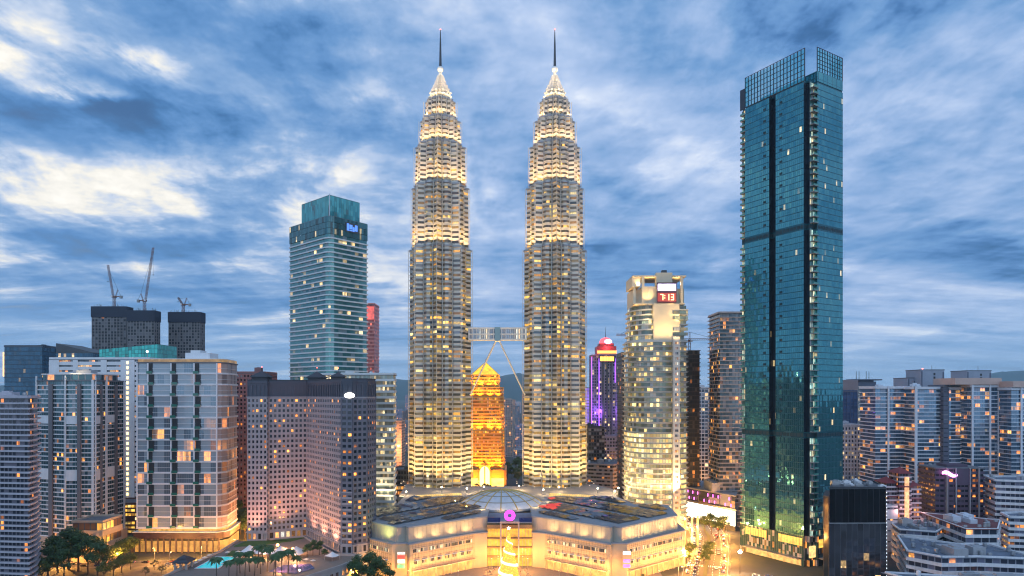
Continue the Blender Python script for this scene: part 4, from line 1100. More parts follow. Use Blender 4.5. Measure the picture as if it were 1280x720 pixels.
    m.face(pts); m.face([(p[0]-nn.x*.5, p[1]-nn.y*.5, p[2]) for p in pts][::-1])
    for k in range(20): a, b = pts[k], pts[(k+1)%20]; m.face([a, (a[0]-nn.x*.5,a[1]-nn.y*.5,a[2]), (b[0]-nn.x*.5,b[1]-nn.y*.5,b[2]), b])
    m.build('oval_sign', glow('oval_sign', (1,.95,.85), 4), E)
    for x, y, aim, pw in ((-174,432,(-.05,.22,1),62000),(-157,433,(.1,.25,1),66000),(-140,436,(.15,.22,1),48000),(-128,424,(.22,.18,1),44000),(-116,409,(.22,.18,1),50000)):
        lamp('facade_flood', 'SPOT', (x-c[0], y-c[1], 18.5), pw, (1.0,.36,.20), E, aim, 95, .6)
hotel()

# hotel garden deck with pool, tents, walls
stone = mat('deck_stone', (.34,.32,.31), .8, var=.15)
def deck():
    P = ccw([(-193,330),(-128,330),(-112,352),(-99,375),(-93,392),(-95,400),(-110,402),(-145,452),(-170,441),(-186,440),(-184.5,411),(-188.5,366)])
    lp, c = local(P); E = thing('hotel_podium', 'curved stone garden podium with lawns in front of the grey hotel', 'podium', c)
    MB().prism(lp, 0, 14.6).build('wall', stone, E)
    pv = mat('deck_paving', (.20,.17,.145), .8, var=.2, scale=.4)
    MB().prism(offset(lp,-.2), 14.6, 14.75).build('paving', pv, E)
    m = MB()
    for a, b in zip(lp, lp[1:]+lp[:1]):
        if a[1]+c[1] > 430 and b[1]+c[1] > 430: continue
        m.obox(a, b, -.6, .35, 14.6, 15.9)
    m.build('parapet', stone, E)
    gw = glazing('deck_glass', (.06,.07,.08), lit=.6, es=0.83, pal=AMBER, seed=43, mull=.1, cluster=2)
    w = None
    for i in range(len(lp)):
        A, d, nn, L = wall_frame(lp[i], lp[(i+1)%len(lp)])
        if nn.y > -.1 or A.y+c[1] > 405: continue
        for j in range(int(L/4.2)):
            p = A+d*(4.2*j+1.2)
            for z in (4.5, 9.6):
                MB().ring([tuple(p+nn*.08), tuple(p+d*2.2+nn*.08)], z, z+2.6, 1.1, closed=False, v0=j+z).build('window', gw, E)
    lawn = mat('lawn', (.045,.11,.025), .9, var=.3, scale=.5)
    for q in (((-182,424),(-168,426),(-150,440),(-166,440),(-180,438)), ((-166,438),(-150,439),(-144,450),(-160,443)), ((-176,398),(-170,400),(-170,412),(-178,412))):
        MB().prism([(x-c[0], y-c[1]) for x, y in ccw(list(q))], 14.76, 15.3).build('lawn', lawn, E)
    MB().box(-182-c[0], -168-c[0], 371-c[1], 398-c[1], 14.76, 14.95).build('pool_kerb', white, E)
    wm = bpy.data.materials.new('pool_water'); wm.use_nodes = True; t = NT(wm.node_tree); b = t.n['Principled BSDF']
    b.inputs['Base Color'].default_value = (.01,.42,.50,1); b.inputs['Roughness'].default_value = .06
    b.inputs['Emission Color'].default_value = (.02,.62,.70,1); b.inputs['Emission Strength'].default_value = .45   # underwater lamps
    bn = t.add('ShaderNodeBump'); bn.inputs['Strength'].default_value = .15; t.put(bn.inputs['Height'], t.noise(t.add('ShaderNodeNewGeometry').outputs['Position'], 1.5, 3)); t.put(b.inputs['Normal'], bn.outputs[0])
    o = MB(); o.box(-181, -169, 372, 397, 14.96, 15.0); o = o.build('pool_water', wm); tag(o, kind='structure')
    w2 = wm.copy(); w2.name = 'evening_pool'; w2.node_tree.nodes['Principled BSDF'].inputs['Base Color'].default_value = (.08,.05,.22,1); w2.node_tree.nodes['Principled BSDF'].inputs['Emission Strength'].default_value = 0.05
    o = MB(); o.prism(ccw([(-137,364),(-120,360),(-113,371),(-118,380),(-134,378)]), 14.96, 15.0); o = o.build('pool_water', w2); tag(o, kind='structure')
    tent = mat('tent_fabric', (.78,.74,.72), .7, var=.04)
    def marquee(x, y, w, d, n, rz, label, h0=3.0, h1=5.2):
        T = thing('tent', label, 'tent', (x, y, 14.75), rz)
        m = MB(); s = w/n
        for k in range(n):
            x0, x1 = -w/2+k*s, -w/2+(k+1)*s; xm = (x0+x1)/2; N = 6
            def hh(i, j):
                a = abs(2*i/N-1); b = abs(2*j/N-1); r = max(a, b); return h0+(h1-h0)*(1-r)**1.5
            for i in range(N):
                for j in range(N):
                    g = lambda i, j: (x0+s*i/N, -d/2+d*j/N, hh(i, j)-.35*math.sin(math.pi*j/N)*(i in (0,N)))
                    m.face([g(i,j), g(i+1,j), g(i+1,j+1), g(i,j+1)])
        m.build('canopy', tent, T, smooth=True)
        for k in range(n+1):
            for yy in (-d/2+.1, d/2-.1): MB().tube((-w/2+k*s+(.1 if k == 0 else -.1 if k == n else 0), yy, 0), (-w/2+k*s+(.1 if k == 0 else -.1 if k == n else 0), yy, h0+.1), .12, n=6).build('pole', steel, T)
        return T
    marquee(-147, 398, 40, 13, 4, R(-6), 'long white peaked marquee on the hotel garden podium', 3.2, 7.0)
    marquee(-108.5, 391, 6.5, 6.5, 1, R(-30), 'small white peaked tent beside the grey hotel, right of the long marquee', 2.6, 5.0)
    for x, y in ((-160,402),(-150,400),(-140,399),(-130,396),(-124,386),(-130,372)):
        lamp('garden_lamp', 'POINT', (x-c[0], y-c[1]-8, 18), 5200, (1,.48,.18), E, radius=.4)
    # glowing garden globes
    for px, py, label in ((347,682,'left one of two bright orange garden floodlights behind the white marquee'), (366,687,'right one of two bright orange garden floodlights behind the white marquee')):
        Y = 97*F/(py-HY); G = thing('garden_floodlight', label, 'floodlight', (PX(px,Y), Y, 14.75))
        MB().tube((0,0,0),(0,0,2.8),.14,n=8).build('post', darksteel, G)
        MB().lathe([(0,2.7),(.75,3.0),(.95,3.6),(.75,4.2),(0,4.5)], 14).build('globe', glow('orange_globe', (1,.40,.08), 14), G, smooth=True)
        lamp('globe_light', 'POINT', (0,0,6), 9000, (1,.42,.14), G, radius=.5)
    # stone pavilion at the corner of the deck
    T = thing('garden_pavilion', 'small stone pavilion with dark stepped roof at the left corner of the hotel podium', 'pavilion', (PX(225,368), 372, 0))
    MB().box(-4,4,-4,4,0,14.5).build('wall', stone, T)
    for sx in (-1,1):
        for sy in (-1,1): MB().box(sx*3.2-.5,sx*3.2+.5,sy*3.2-.5,sy*3.2+.5,14.5,18.5).build('column', stone, T)
    m = MB().box(-4.4,4.4,-4.4,4.4,18.5,19.2); q = lambda r, z: [(-r,-r,z),(r,-r,z),(r,r,z),(-r,r,z)]
    for r0, z0, r1, z1 in ((4.8,19.2,2.6,20.6),(2.9,20.8,.1,22.4)):
        a, b = q(r0,z0), q(r1,z1)
        for i in range(4): m.face([a[i], a[(i+1)%4], b[(i+1)%4], b[i]])
        m.face(b); m.face(a[::-1])
    m.build('roof', mo_roof, T)
    return c
deck()

# ================================================================== white framed glass residence (left)
def residence():
    P = ccw([(PX(172,470),470),(PX(271.5,470),470),(-211.5,472),(-209.5,477),(-213.5,503),(-274,503)]); lp, c = local(P)
    E = thing('glass_residence', 'broad apartment block with big grey glass bays, white slabs and a pinkish lit right side', 'apartment block', c)
    z0, z1, n = 17.0, 137.0, 15; fh = (z1-z0)/n
    gl = glazing('residence_glass', (.17,.23,.28), lit=0.12, es=0.75, pal=WARM, metal=.45, rough=.12, frame=(.32,.32,.33), mull=0.03, blind=0.65, blindc=(.30,.36,.40), seed=50, cluster=2, tilt=.015, sub=3, gvar=0.25)
    sd = glazing('residence_side', (.20,.15,.14), lit=.15, es=0.44, pal=AMBER, metal=.1, rough=.4, frame=(.4,.3,.26), mull=.12, blind=.7, blindc=(.45,.35,.31), seed=51)
    mis = [0]*6
    for i in range(6):
        a, b = lp[i], lp[(i+1)%6]
        if b[1] > a[1] and a[0] > 0: mis[i] = 1
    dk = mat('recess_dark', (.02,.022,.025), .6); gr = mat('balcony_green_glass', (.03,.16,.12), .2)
    g = MB().ring(lp, .9, fh+.02, 4.7, mis=mis); s = MB().prism(offset(lp,.6), 0, 1.25).prism(offset(lp,.3), fh*.52, fh*.52+.22); go = so = ro = rb = None
    xs0, W_ = lp[0][0], lp[1][0]-lp[0][0]
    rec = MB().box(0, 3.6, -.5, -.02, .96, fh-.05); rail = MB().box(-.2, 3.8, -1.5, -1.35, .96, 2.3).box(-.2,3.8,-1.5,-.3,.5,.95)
    y0 = min(p[1] for p in lp)
    for k in range(n):
        z = z0+k*fh
        if go is None: go = g.build('window_band', [gl, sd], E, (0,0,z)); so = s.build('slab', white, E, (0,0,z))
        else: copy_of(go, (0,0,z)); copy_of(so, (0,0,z))
        for j, f in enumerate((.125,.42,.71)):
            x = xs0+W_*(f+(.02 if k % 2 else 0))
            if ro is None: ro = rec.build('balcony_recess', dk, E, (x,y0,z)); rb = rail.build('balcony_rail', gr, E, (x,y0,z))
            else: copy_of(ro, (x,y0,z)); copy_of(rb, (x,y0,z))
    m = MB()
    for f in (0,.135,.425,.715,1.0): x = xs0+W_*f; m.box(x-.5, x+.5, y0-.85, y0-.56, z0, z1)
    m.build('frame', white, E)
    MB().prism(offset(lp,.6), z1, z1+.9).build('roof', roofm, E)
    m = MB()
    for a, b in zip(lp, lp[1:]+lp[:1]): m.obox(a, b, -.5, -.2, z1+.9, z1+3.0)
    m.build('roof_rail', glow('roof_edge_light', (1,.60,.22), .25, 'AUTO', patch=.3), E)
    m = MB().prism(offset(lp,-.6), z1+2.9, z1+3.5); m.build('pergola', white, E)
    MB().box(-8,10,-6,8,z1+3.5,z1+8).build('plant_room', white, E); MB().box(-5,2,-4,6,z1+8,z1+10).build('plant_room', white, E)
    MB().prism(offset(lp,-3), 0, z0).build('base_wall', dgrey, E)
    MB().prism(offset(lp,2.2), 10.2, 14.6).build('base_band', mat('base_brown', (.055,.03,.028), .5), E)
    MB().prism(offset(lp,2.5), 14.6, 15.1).build('canopy', white, E)
    gb = MB().ring(offset(lp,-.4), 15.1, 17.0, 2).build('clerestory', glow('clerestory_light', (1,.52,.10), .6, 'AUTO', patch=.3), E)
    MB().ring(offset(lp,1.2), .5, 8.5, 3).build('lobby_window', glow('residence_lobby', (1,.45,.08), .5, 'AUTO', patch=.2), E)
    m = MB()
    for k in range(15): x = xs0-2+k*(W_+4)/14; m.box(x-.5, x+.5, y0-2.1, y0-1.3, 0, 10.2)
    m.build('lobby_pier', mat('base_brown2', (.10,.07,.06), .5), E)
    for y in (-8, 4, 14): lamp('side_flood', 'SPOT', (lp[3][0]+9, y, 6), 36000, (1,.36,.20), E, (-.35,0,1), 100, .5)
    for x in (-20, -5, 10, 22): lamp('front_lamp', 'SPOT', (x, y0-11, 9), 1500, (1,.55,.22), E, (0,.7,.6), 120, .5)
    return lp, c
residence()

# white tower behind it with a vertical line of lights
wt_glass = glazing('white_tower_glass', (.06,.08,.10), lit=0.28, es=0.88, pal=WARM, metal=.4, mull=.05, blind=.25, blindc=(.25,.27,.3), seed=53, cluster=4)
def whitetower():
    P = rect(PX(62,560),PX(186,560),560,600); lp, c = local(P)
    E = thing('white_office_tower', 'wide white tower with thin ribbon windows and a vertical row of yellow lights', 'office tower', c)
    z1 = 144.0; n, fh = storeys(E, lp, 0, z1, 4.3, wt_glass, white, bay=2.6, sp=2.9, out=.4)
    y0 = min(p[1] for p in lp); x0 = lp[0][0]
    m = MB()
    for a, b in ((0,.10),(.24,.29),(.52,.58),(.72,.86)): m.box(x0+85.7*a, x0+85.7*b, y0-.75, y0-.35, 0, z1)
    m.build('blank_bay', white, E)
    so = None
    for k in range(2, n):
        p = (PX(160,560)-c[0], y0-.8, k*fh+1)
        if so is None: so = MB().box(-.8,.8,-.2,0,0,2.2).build('light_strip', glow('yellow_strip', (1,.66,.22), 4.0, 'NONE'), E, p)
        else: copy_of(so, p)
    MB().prism(offset(lp,.5), z1, z1+.6).build('roof', roofm, E)
    m = MB()
    for a, b in zip(lp, lp[1:]+lp[:1]): m.obox(a, b, -.3, .45, z1+.6, z1+2.4)
    m.build('parapet', white, E)
    lamp('roof_light', 'POINT', (36, -10, z1+8), 6000, (1,.9,.75), E, radius=.5)
    MB().lathe([(0,-1),(1,0),(0,1)],10).build('roof_globe', glow('roof_globe', (1,.9,.75), 10), E, (36,-10,z1+8)); MB().tube((36,-10,z1),(36,-10,z1+7),.2).build('roof_post', steel, E)
    MB().prism(rect(x0-1, x0+20, -8, 12), z1+.6, z1+2).build('plant_room', grey, E)
whitetower()
E = bands('car_park', 'brown car park block with glowing orange decks between the two left apartment towers', 'car park', rect(PX(131,530),PX(178,530),530,556), 24,
      glazing('car_park_light', (.2,.1,.05), lit=1.6, es=0.94, pal=GOLD, metal=0, rough=.5, mull=.06, blind=0, seed=54, cluster=2), mat('brown_clad', (.14,.07,.06), .6), fh=3.3, bay=3, sp=1.3, out=.4, plant=0)

# ================================================================== far left apartments
la_glass = glazing('left_apartment_glass', (.07,.14,.16), lit=0.08, es=1.04, pal=WARM, metal=.45, rough=.1, frame=(.20,.21,.23), mull=.08, blind=0.12, blindc=(.26,.29,.31), seed=55, cluster=2)
def leftapts():
    P = ccw([(PX(46,480),480),(PX(84,470),470),(PX(84,470),468),(PX(118,468),468),(PX(132,486),486),(PX(132,486)+2,506),(PX(46,480),506)]); lp, c = local(P)
    E = thing('glass_apartment_tower', 'white and green-glass apartment tower with tall dark piers, second from the left edge', 'apartment tower', c)
    n, fh = storeys(E, lp, 10, 124, 3.3, la_glass, white, bay=2.2, sp=.7, out=.3, inset=.3)
    m = MB(); w = MB(); dk = MB()
    N = len(lp)
    for i in range(N):
        A, d, nn, L = wall_frame(lp[i], lp[(i+1)%N])
        if nn.y > .3 and nn.x < .5: continue
        if L < 3: continue
        m.obox(A, A+d*.9, .31, 1.0, 6, 128); m.obox(A+d*(L-1.6), A+d*L, .31, .9, 6, 125)
        for za, zb in ((93,99),(52,60)):
            if L > 8: MB().obox(A+d*(L*.05), A+d*(L*.42), .35, .8, za, zb).build('white_panel', white, E)
        if L > 12: dk.obox(A+d*(L*.44), A+d*(L*.56), .31, 1.3, 8, 122)
    m.build('fin', white, E); dk.build('pier', mat('grey_pier', (.16,.15,.16), .7), E)
    MB().prism(offset(lp,.8), 124, 125).build('roof', roofm, E)
    MB().prism(offset(lp,-3), 125, 129).build('penthouse', la_glass, E); MB().prism(offset(lp,-2.2), 129, 129.8).build('penthouse_roof', white, E)
    plant_boxes(E, lp, 129.8, 2, grey, 33, 3)
    MB().prism(offset(lp,1.5), 0, 10).build('base_wall', tan, E)
    lamp('roof_light', 'POINT', (6, -17, 133), 2500, (1,.75,.4), E, radius=.4)
leftapts()
bands('balcony_apartment_tower', 'grey apartment tower of stacked white-edged balconies, cut off by the left edge of the photo', 'apartment tower', ccw([(-330,384),(PX(36,378),378),(PX(44,386),386),(PX(46,400),402),(-330,410)]), 112,
      glazing('left_balcony_glass', (.05,.055,.075), lit=0.07, es=0.99, pal=AMBER, metal=.3, rough=.15, frame=(.14,.14,.17), mull=.14, blind=0.15, blindc=(.2,.19,.23), seed=56, cluster=2), mat('lilac_render', (.46,.44,.49), .7), fh=3.15, bay=2.6, sp=.95, out=1.0, inset=.8, plant=2, seed=12)
E = bands('apartment_podium', 'low tan podium with bright amber shopfronts at the foot of the left apartment towers', 'podium', rect(PX(90,440),PX(128,440),440,462), 27,
      glazing('podium_light', (.2,.1,.05), lit=1.5, es=0.99, pal=GOLD, metal=0, rough=.5, mull=.12, blind=0, seed=57, cluster=2), tan, fh=9, bay=4, sp=4.2, out=.4, plant=0)

# dark glass offices on the left horizon
dg = glazing('navy_glass', (.03,.08,.13), lit=0.02, es=0.83, pal=PALE, metal=.6, rough=.08, frame=(.03,.05,.07), mull=.05, blind=.05, blindc=(.04,.08,.12), seed=58, cluster=6)
bands('navy_office', 'dark navy glass office with an orange lit left edge on the left skyline', 'office block', rect(PX(5,640),PX(53,640),640,680), 161, dg, mat('navy_spandrel', (.03,.05,.08), .4), fh=4.3, bay=2.4, sp=.6, out=.1, plant=2, pm=dgrey, seed=14)
E = bpy.data.objects['navy_office']; MB().box(-19.6,-18.8,-20.6,-20.2,132,156).build('edge_light', glow('amber_edge', (1,.45,.12), 3, 'NONE'), E)
m = glazing('teal_low_glass', (.05,.20,.26), lit=.05, es=0.66, pal=COOL, metal=.6, rough=.08, frame=(.05,.1,.12), mull=.06, seed=59)
bands('teal_office', 'teal glass office slab on the left skyline between two navy blocks', 'office block', rect(PX(53,660),PX(72,660),660,690), 158, m, mat('teal_spandrel2', (.04,.12,.15), .4), fh=4.3, bay=2.4, sp=.5, out=.1, plant=0)
lp, c = local(rect(PX(70,630),PX(116,630),630,668)); E = thing('slope_roof_office', 'navy glass office with a sloping roof in front of the unfinished towers', 'office block', c)
h = [164,155,155,164]
MB().prism(lp, 0, 0, z1s=h).build('wall', dgrey, E)
for k in range(36): MB().ring(offset(lp,.2), k*4.3, (k+1)*4.3-.6, 2.6, v0=k).build('window_band', dg, E)
lp, c = local(rect(PX(124,615),PX(197,615),615,650)); E = thing('green_glass_roof_hall', 'green glass topped block rising behind the white tower', 'office block', c)
h = [157,162,162,157]
MB().prism(lp, 0, 140).build('wall', dgrey, E)
a = [(*p, 140) for p in lp]; b = [(p[0], p[1], h[i]) for i, p in enumerate(lp)]; m = MB()
for i in range(4): m.face([a[i], a[(i+1)%4], b[(i+1)%4], b[i]], [(0,0),(18,0),(18,5),(0,5)])
m.face(b, [(0,0),(18,0),(18,8),(0,8)])
m.build('glass_roof', glazing('green_roof_glass', (.05,.36,.32), lit=.0, metal=.5, rough=.1, frame=(.03,.12,.11), mull=.06, frame_top=.08, blind=.1, blindc=(.04,.22,.2), seed=60, tilt=.03), E)

# ================================================================== three unfinished towers with luffing cranes
uf_wall = mat('raw_concrete', (.21,.20,.20), .9, var=.2, streak=.2)
uf_glass = glazing('unfinished_void', (.02,.022,.028), lit=0.006, es=0.83, pal=AMBER, metal=.0, rough=.6, frame=(.10,.10,.10), mull=.08, blind=.35, blindc=(.14,.14,.15), seed=61)
screen = mat('formwork_screen', (.018,.024,.045), .7, var=.3)
def unfinished(px0, px1, ytop, Y, label, seed):
    z1 = PZ(ytop, Y); E = gridb('unfinished_tower', label, 'building', rect(PX(px0,Y),PX(px1,Y),Y,Y+14), z1-13, uf_glass, uf_wall, fh=4.2, bay=4.2, pier=1.1, sp=1.0, para=0, plant=0, seed=seed)
    w = (PX(px1,Y)-PX(px0,Y))/2
    lp = [(-w-.9,-8.2),(w+.9,-8.2),(w+.9,8.2),(-w-.9,8.2)]
    MB().prism(lp, z1-15, z1).build('formwork_screen', screen, E)
    m = MB(); rr = random.Random(seed)
    for k in range(16): x = rr.uniform(-w, w); m.tube((x, rr.uniform(-7,-2), z1), (x, -5, z1+rr.uniform(1.5,4)), .22, n=4)
    m.build('rebar', darksteel, E)
    return E, z1
UF = [unfinished(115,158,383,900,'left one of three unfinished concrete towers, carrying the crane with the short steep jib',1),
      unfinished(159.5,193,388,890,'middle one of three unfinished concrete towers, carrying the crane with the longest jib',2),
      unfinished(211,250,390,930,'unfinished concrete tower standing apart at the right of the three, under a small low crane',3)]
LAT = hjib.__globals__
def luffer(px, Y, zb, zc, tip, label, mast_w=1.3):
    E = thing('tower_crane', label, 'crane', (PX(px,Y), Y+7, zb))
    h = zc-zb; cm = mat('crane_steel', (.22,.10,.07), .6)
    def lattice(a, b, w, n):
        a = Vector(a); b = Vector(b); d = (b-a).normalized(); up = Vector((0,1,0)); s = d.cross(up).normalized(); t = d.cross(s)
        m = MB(); cs = [s*w+t*w, s*w-t*w, -s*w-t*w, -s*w+t*w]
        for c in cs: m.tube(a+c, b+c, w*.24, n=4)
        for k in range(n):
            p, q = a+(b-a)*(k/n), a+(b-a)*((k+1)/n)
            for i in range(4): m.tube(p+cs[i], q+cs[(i+1)%4], w*.16, n=3)
        return m
    lattice((0,0,0), (0,0,h), mast_w, max(2,int(h/3.5))).build('mast', cm, E)
    MB().box(-2.6,2.6,-2,2,h,h+2.2).build('slew_platform', cm, E)
    tx, tz = PX(tip[0],Y)-PX(px,Y), PZ(tip[1],Y)-zb
    sg = 1 if tx >= 0 else -1
    lattice((sg*1.5,0,h+2.2), (tx,0,tz), .95, 18).build('jib', cm, E)
    MB().box(-sg*9,-sg*1.5,-1,1,h+1,h+2.0).build('counter_jib', cm, E); MB().box(-sg*9-1,-sg*9+2,-1.4,1.4,h-1.2,h+2.6).build('counterweight', concrete, E)
    lattice((-sg*2,0,h+2), (-sg*5,0,h+11), .5, 4).build('a_frame', cm, E)
    MB().tube((-sg*5,0,h+11), (tx*.85,0,h+2+(tz-h-2)*.85), .16, n=4).tube((-sg*5,0,h+11),(-sg*9,0,h+2.5),.16,n=4).build('tie', darksteel, E)
    MB().tube((tx,0,tz),(tx,0,tz-(tz-h)*.5),.12,n=4).box(tx-.5,tx+.5,-.5,.5,tz-(tz-h)*.5-1,tz-(tz-h)*.5).build('hook_line', darksteel, E)
    MB().box(sg*1.0,sg*3.0,-3.6,-2,h+.3,h+2.6).build('cab', white, E)
luffer(139, 900, UF[0][1], PZ(371,900), (131,330), 'luffing tower crane with short steep jib leaning left')
luffer(177, 890, UF[1][1], PZ(376,890), (188,308), 'luffing tower crane with the longest jib, leaning right')
luffer(226, 930, UF[2][1], PZ(381,930), (219.5,371), 'small low crane on the unfinished tower set apart from the others')

# brown tower between the residence and the hotel
gridb('brown_tower', 'reddish brown small-windowed tower between the glass residence and the grey hotel', 'tower', rect(PX(291,560),PX(330,560),560,590), 132,
      glazing('brown_glass', (.06,.05,.05), lit=0.09, es=0.99, pal=AMBER, seed=63, metal=.3), mat('brown_stone', (.26,.135,.13), .75), fh=3.5, bay=3.0, pier=1.3, sp=1.6, plant=1, seed=15)

# ================================================================== golden tower with pyramid roof
gd_wall = mat('golden_cladding', (.62,.40,.13), .5, .1, var=.08)
gd_glass = glazing('golden_glass', (.25,.12,.03), lit=2.2, es=0.8, pal=[(0,(1,.28,.01)),(.6,(1,.38,.02)),(1,(1,.50,.05))], metal=.2, rough=.3, frame=(.4,.2,.05), mull=.1, blind=.15, seed=64, cluster=5, dim=0.45)
def golden():
    Y = 800; E = thing('golden_tower', 'golden floodlit tower with a pyramid roof whose floodlight is painted as glow, seen between the twin skyscrapers', 'tower', (PX(607,Y), Y, 0))
    def oct(w, c): return [(-w+c,-w),(w-c,-w),(w,-w+c),(w,w-c),(w-c,w),(-w+c,w),(-w,w-c),(-w,-w+c)]
    tiers = [(0,24,27,4),(24,70,23.5,4),(70,110,22.8,4),(110,122,22,4),(122,137,17.5,4)]
    for z0, z1, w, c in tiers[1:]:
        storeys(E, oct(w,c), z0, z1, 4.0, gd_glass, gd_wall, bay=2.4, sp=1.7, out=.4)
        MB().prism(oct(w+.5,c), z1, z1+.7).build('cornice', gd_wall, E)
    MB().prism(oct(26,3), 0, 24).build('base_wall', gd_wall, E)
    # arched portal
    m = MB(); pts = [(-6,0),(6,0)]+[(6*math.cos(R(a)), 20+6*math.sin(R(a))*1.4) for a in range(0,181,15)]
    m.face([(x,-26.4,z) for x, z in pts]); m.build('arch_window', glow('arch_light', (1,.70,.22), 3), E)
    m = MB()
    for k in range(16):
        a, b = R(k*180/16), R((k+1)*180/16); m.tube((7*math.cos(a),-26.6,20+9.8*math.sin(a)),(7*math.cos(b),-26.6,20+9.8*math.sin(b)),.7,n=6)
    for x in (-7,7,0): m.tube((x,-26.6,0),(x,-26.6,20 if x else 28),.7,n=6)
    m.build('arch', gd_wall, E)
    MB().box(-23,-8,-26.5,-26.02,3,14).build('base_window', glow('base_gold', (1,.55,.10), 2.4, patch=.2), E); MB().box(8,23,-26.5,-26.02,3,14).build('base_window', glow('base_gold', (1,.55,.10), 2.4, patch=.2), E)
    m = MB(); a = [(-16.8,-16.8,137.7),(16.8,-16.8,137.7),(16.8,16.8,137.7),(-16.8,16.8,137.7)]
    for i in range(4): m.face([a[i], a[(i+1)%4], (0,0,154)])
    m.face(a[::-1]); m.build('pyramid_roof', glow('pyramid_flood_glow', (1,.46,.01), 1.5, patch=.2), E)  # floodlight on the roof is put in as emission
    m = MB()
    for i in range(4): m.tube(a[i], (0,0,154), .35, n=5); m.tube(a[i], a[(i+1)%4], .45, n=5)
    m.tube((0,0,153),(0,0,158),.2,n=5); m.build('roof_ridge', gd_wall, E)
    MB().box(-12,-6,-17.2,-16.95,125,133).build('lit_sign', glow('pale_sign', (1,.9,.7), 5), E)
    c = (1,.25,.008)
    for z, w, p in ((25,27.5,90000),(71,25.5,80000),(111,23.5,55000),(123,20.5,50000)):
        for x in (-.7,-.25,.25,.7): lamp('gold_flood', 'SPOT', (w*x,-w-1.5,z), p, c, E, (0,.2,1), 120, .4)
        for y in (-.5,.4): lamp('gold_flood', 'SPOT', (w+1.5,w*y,z), p, c, E, (-.2,0,1), 120, .4)
    for x in (-20,-7,7,20): lamp('gold_flood', 'SPOT', (x,-36,2), 110000, c, E, (0,.5,1), 110, .5)
golden()

# ================================================================== tower with violet edge lights and red crown
def violet():
    Y = 900; E = thing('violet_edged_tower', 'tower with violet edge lighting, orange crown sign and a red glowing dome', 'tower', (PX(757,Y), Y, 0))
    w = 20; pl = [(-w,-8),(-w+9,-8),(-w+9,-14),(w-9,-14),(w-9,-8),(w,-8),(w,20),(-w,20)]
    gl = glazing('violet_tower_glass', (.05,.06,.10), lit=.12, es=0.88, pal=PALE, metal=.4, rough=.15, frame=(.16,.14,.2), mull=.12, seed=65, cluster=2)
    st = mat('lilac_stone', (.28,.25,.33), .7)
    gw, n, f = grid_wall(E, pl, 0, 168, 3.9, 3.4, st, pier=1.1, sp=1.2, depth=.4)
    g = MB().ring(pl, 0, f, 3.4).build('window_band', gl, E)
    for k in range(1, n): copy_of(g, (0,0,k*f))
    m = MB()
    for x in (-6,0,6): m.box(x-1.2,x+1.2,-15.6,-14.5,0,160)
    m.build('dark_rib', dgrey, E)
    vl = glow('violet_light', (.34,.08,1.0), 2.6, 'AUTO')
    for x, y, za, zb in ((-w+9,-14.7,60,163),(w+.5,-8.5,30,160),(-w-.5,-8.5,60,165),(w-9,-14.7,130,163)):
        MB().box(x-.5,x+.5,y-.4,y+.1,za,zb).build('edge_light', vl, E)
    MB().prism([(-13,-12),(13,-12),(13,16),(-13,16)], 168.2, 180).build('crown_wall', mat('crown_red', (.3,.05,.05), .5), E)
    MB().prism(offset(pl,.6), 168, 168.8).build('cornice', st, E)
    S = MB().box(-11,11,-16.2,-15.7,158,167).build('sign_back', dgrey, E); m = MB(); x = -9.6
    for wd in (2.2,1.6,3,2.2,1.6,2.6,1.8): m.box(x,x+wd,-16.45,-16.21,159.5,165.5); x += wd+.55
    m.build('sign_letter', glow('orange_sign', (1,.36,.05), 4), S)
    MB().box(-13.2,13.2,-12.6,-12.02,170,174).build('red_band', glow('orange_band', (1,.30,.06), 3), E)
    MB().box(-10,10,-10,10,180,184).build('crown_drum', mat('crown_red', (.3,.05,.05), .5), E)
    MB().lathe([(9,184),(8.6,187),(7,190),(4.4,192),(0,193.2)], 20).build('dome', glow('red_dome', (1,.08,.10), 2.0), E, smooth=True)
    pts = [(2+5.2*math.cos(t), -10.6, 186.5+3.2*math.sin(t)) for t in [2*math.pi*k/20 for k in range(20)]]
    m = MB(); m.face(pts); m.face([(p[0],-10,p[2]) for p in pts][::-1])
    for k in range(20): a, b = pts[k], pts[(k+1)%20]; m.face([a,b,(b[0],-10,b[2]),(a[0],-10,a[2])])
    m.build('logo_disc', glow('pink_disc', (1,.35,.50), 4), E)
    MB().tube((0,0,193),(0,0,207),.5,.15).build('mast', darksteel, E)
    lamp('red_lamp', 'POINT', (0,-18,178), 8000, (1,.1,.12), E); lamp('red_lamp', 'POINT', (-22,-12,172), 5000, (1,.1,.15), E)
    for x in (-12,22): lamp('violet_lamp', 'POINT', (x,-20,90), 16000, (.4,.12,1), E)
violet()
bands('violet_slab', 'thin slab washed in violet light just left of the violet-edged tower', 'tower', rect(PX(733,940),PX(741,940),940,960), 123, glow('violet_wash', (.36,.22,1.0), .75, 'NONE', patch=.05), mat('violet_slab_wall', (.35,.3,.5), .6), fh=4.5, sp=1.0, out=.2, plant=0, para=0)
bands('dark_office', 'plain dark office block behind the right skyscraper, below the violet-edged tower', 'office block', rect(PX(722,720),PX(756,720),720,750), 76, glazing('dim_glass', (.03,.035,.045), lit=.05, es=0.77, pal=WARM, seed=66, metal=.3), mat('dim_wall', (.06,.055,.06), .7), fh=4, sp=1.3, plant=2, seed=17)
bands('striped_low_block', 'low block with beige and dark horizontal stripes between the right skyscraper and the clock-sign tower', 'office block', ccw([(PX(735,690),690),(PX(766,680),680),(PX(784,700),700),(PX(784,700),735),(PX(735,690),735)]), 39, glazing('dim_stripe', (.05,.05,.055), lit=.05, es=0.66, pal=WARM, seed=67, metal=.2), mat('beige_stripe', (.42,.35,.32), .7), fh=4, sp=1.9, out=.5, plant=1, seed=18)
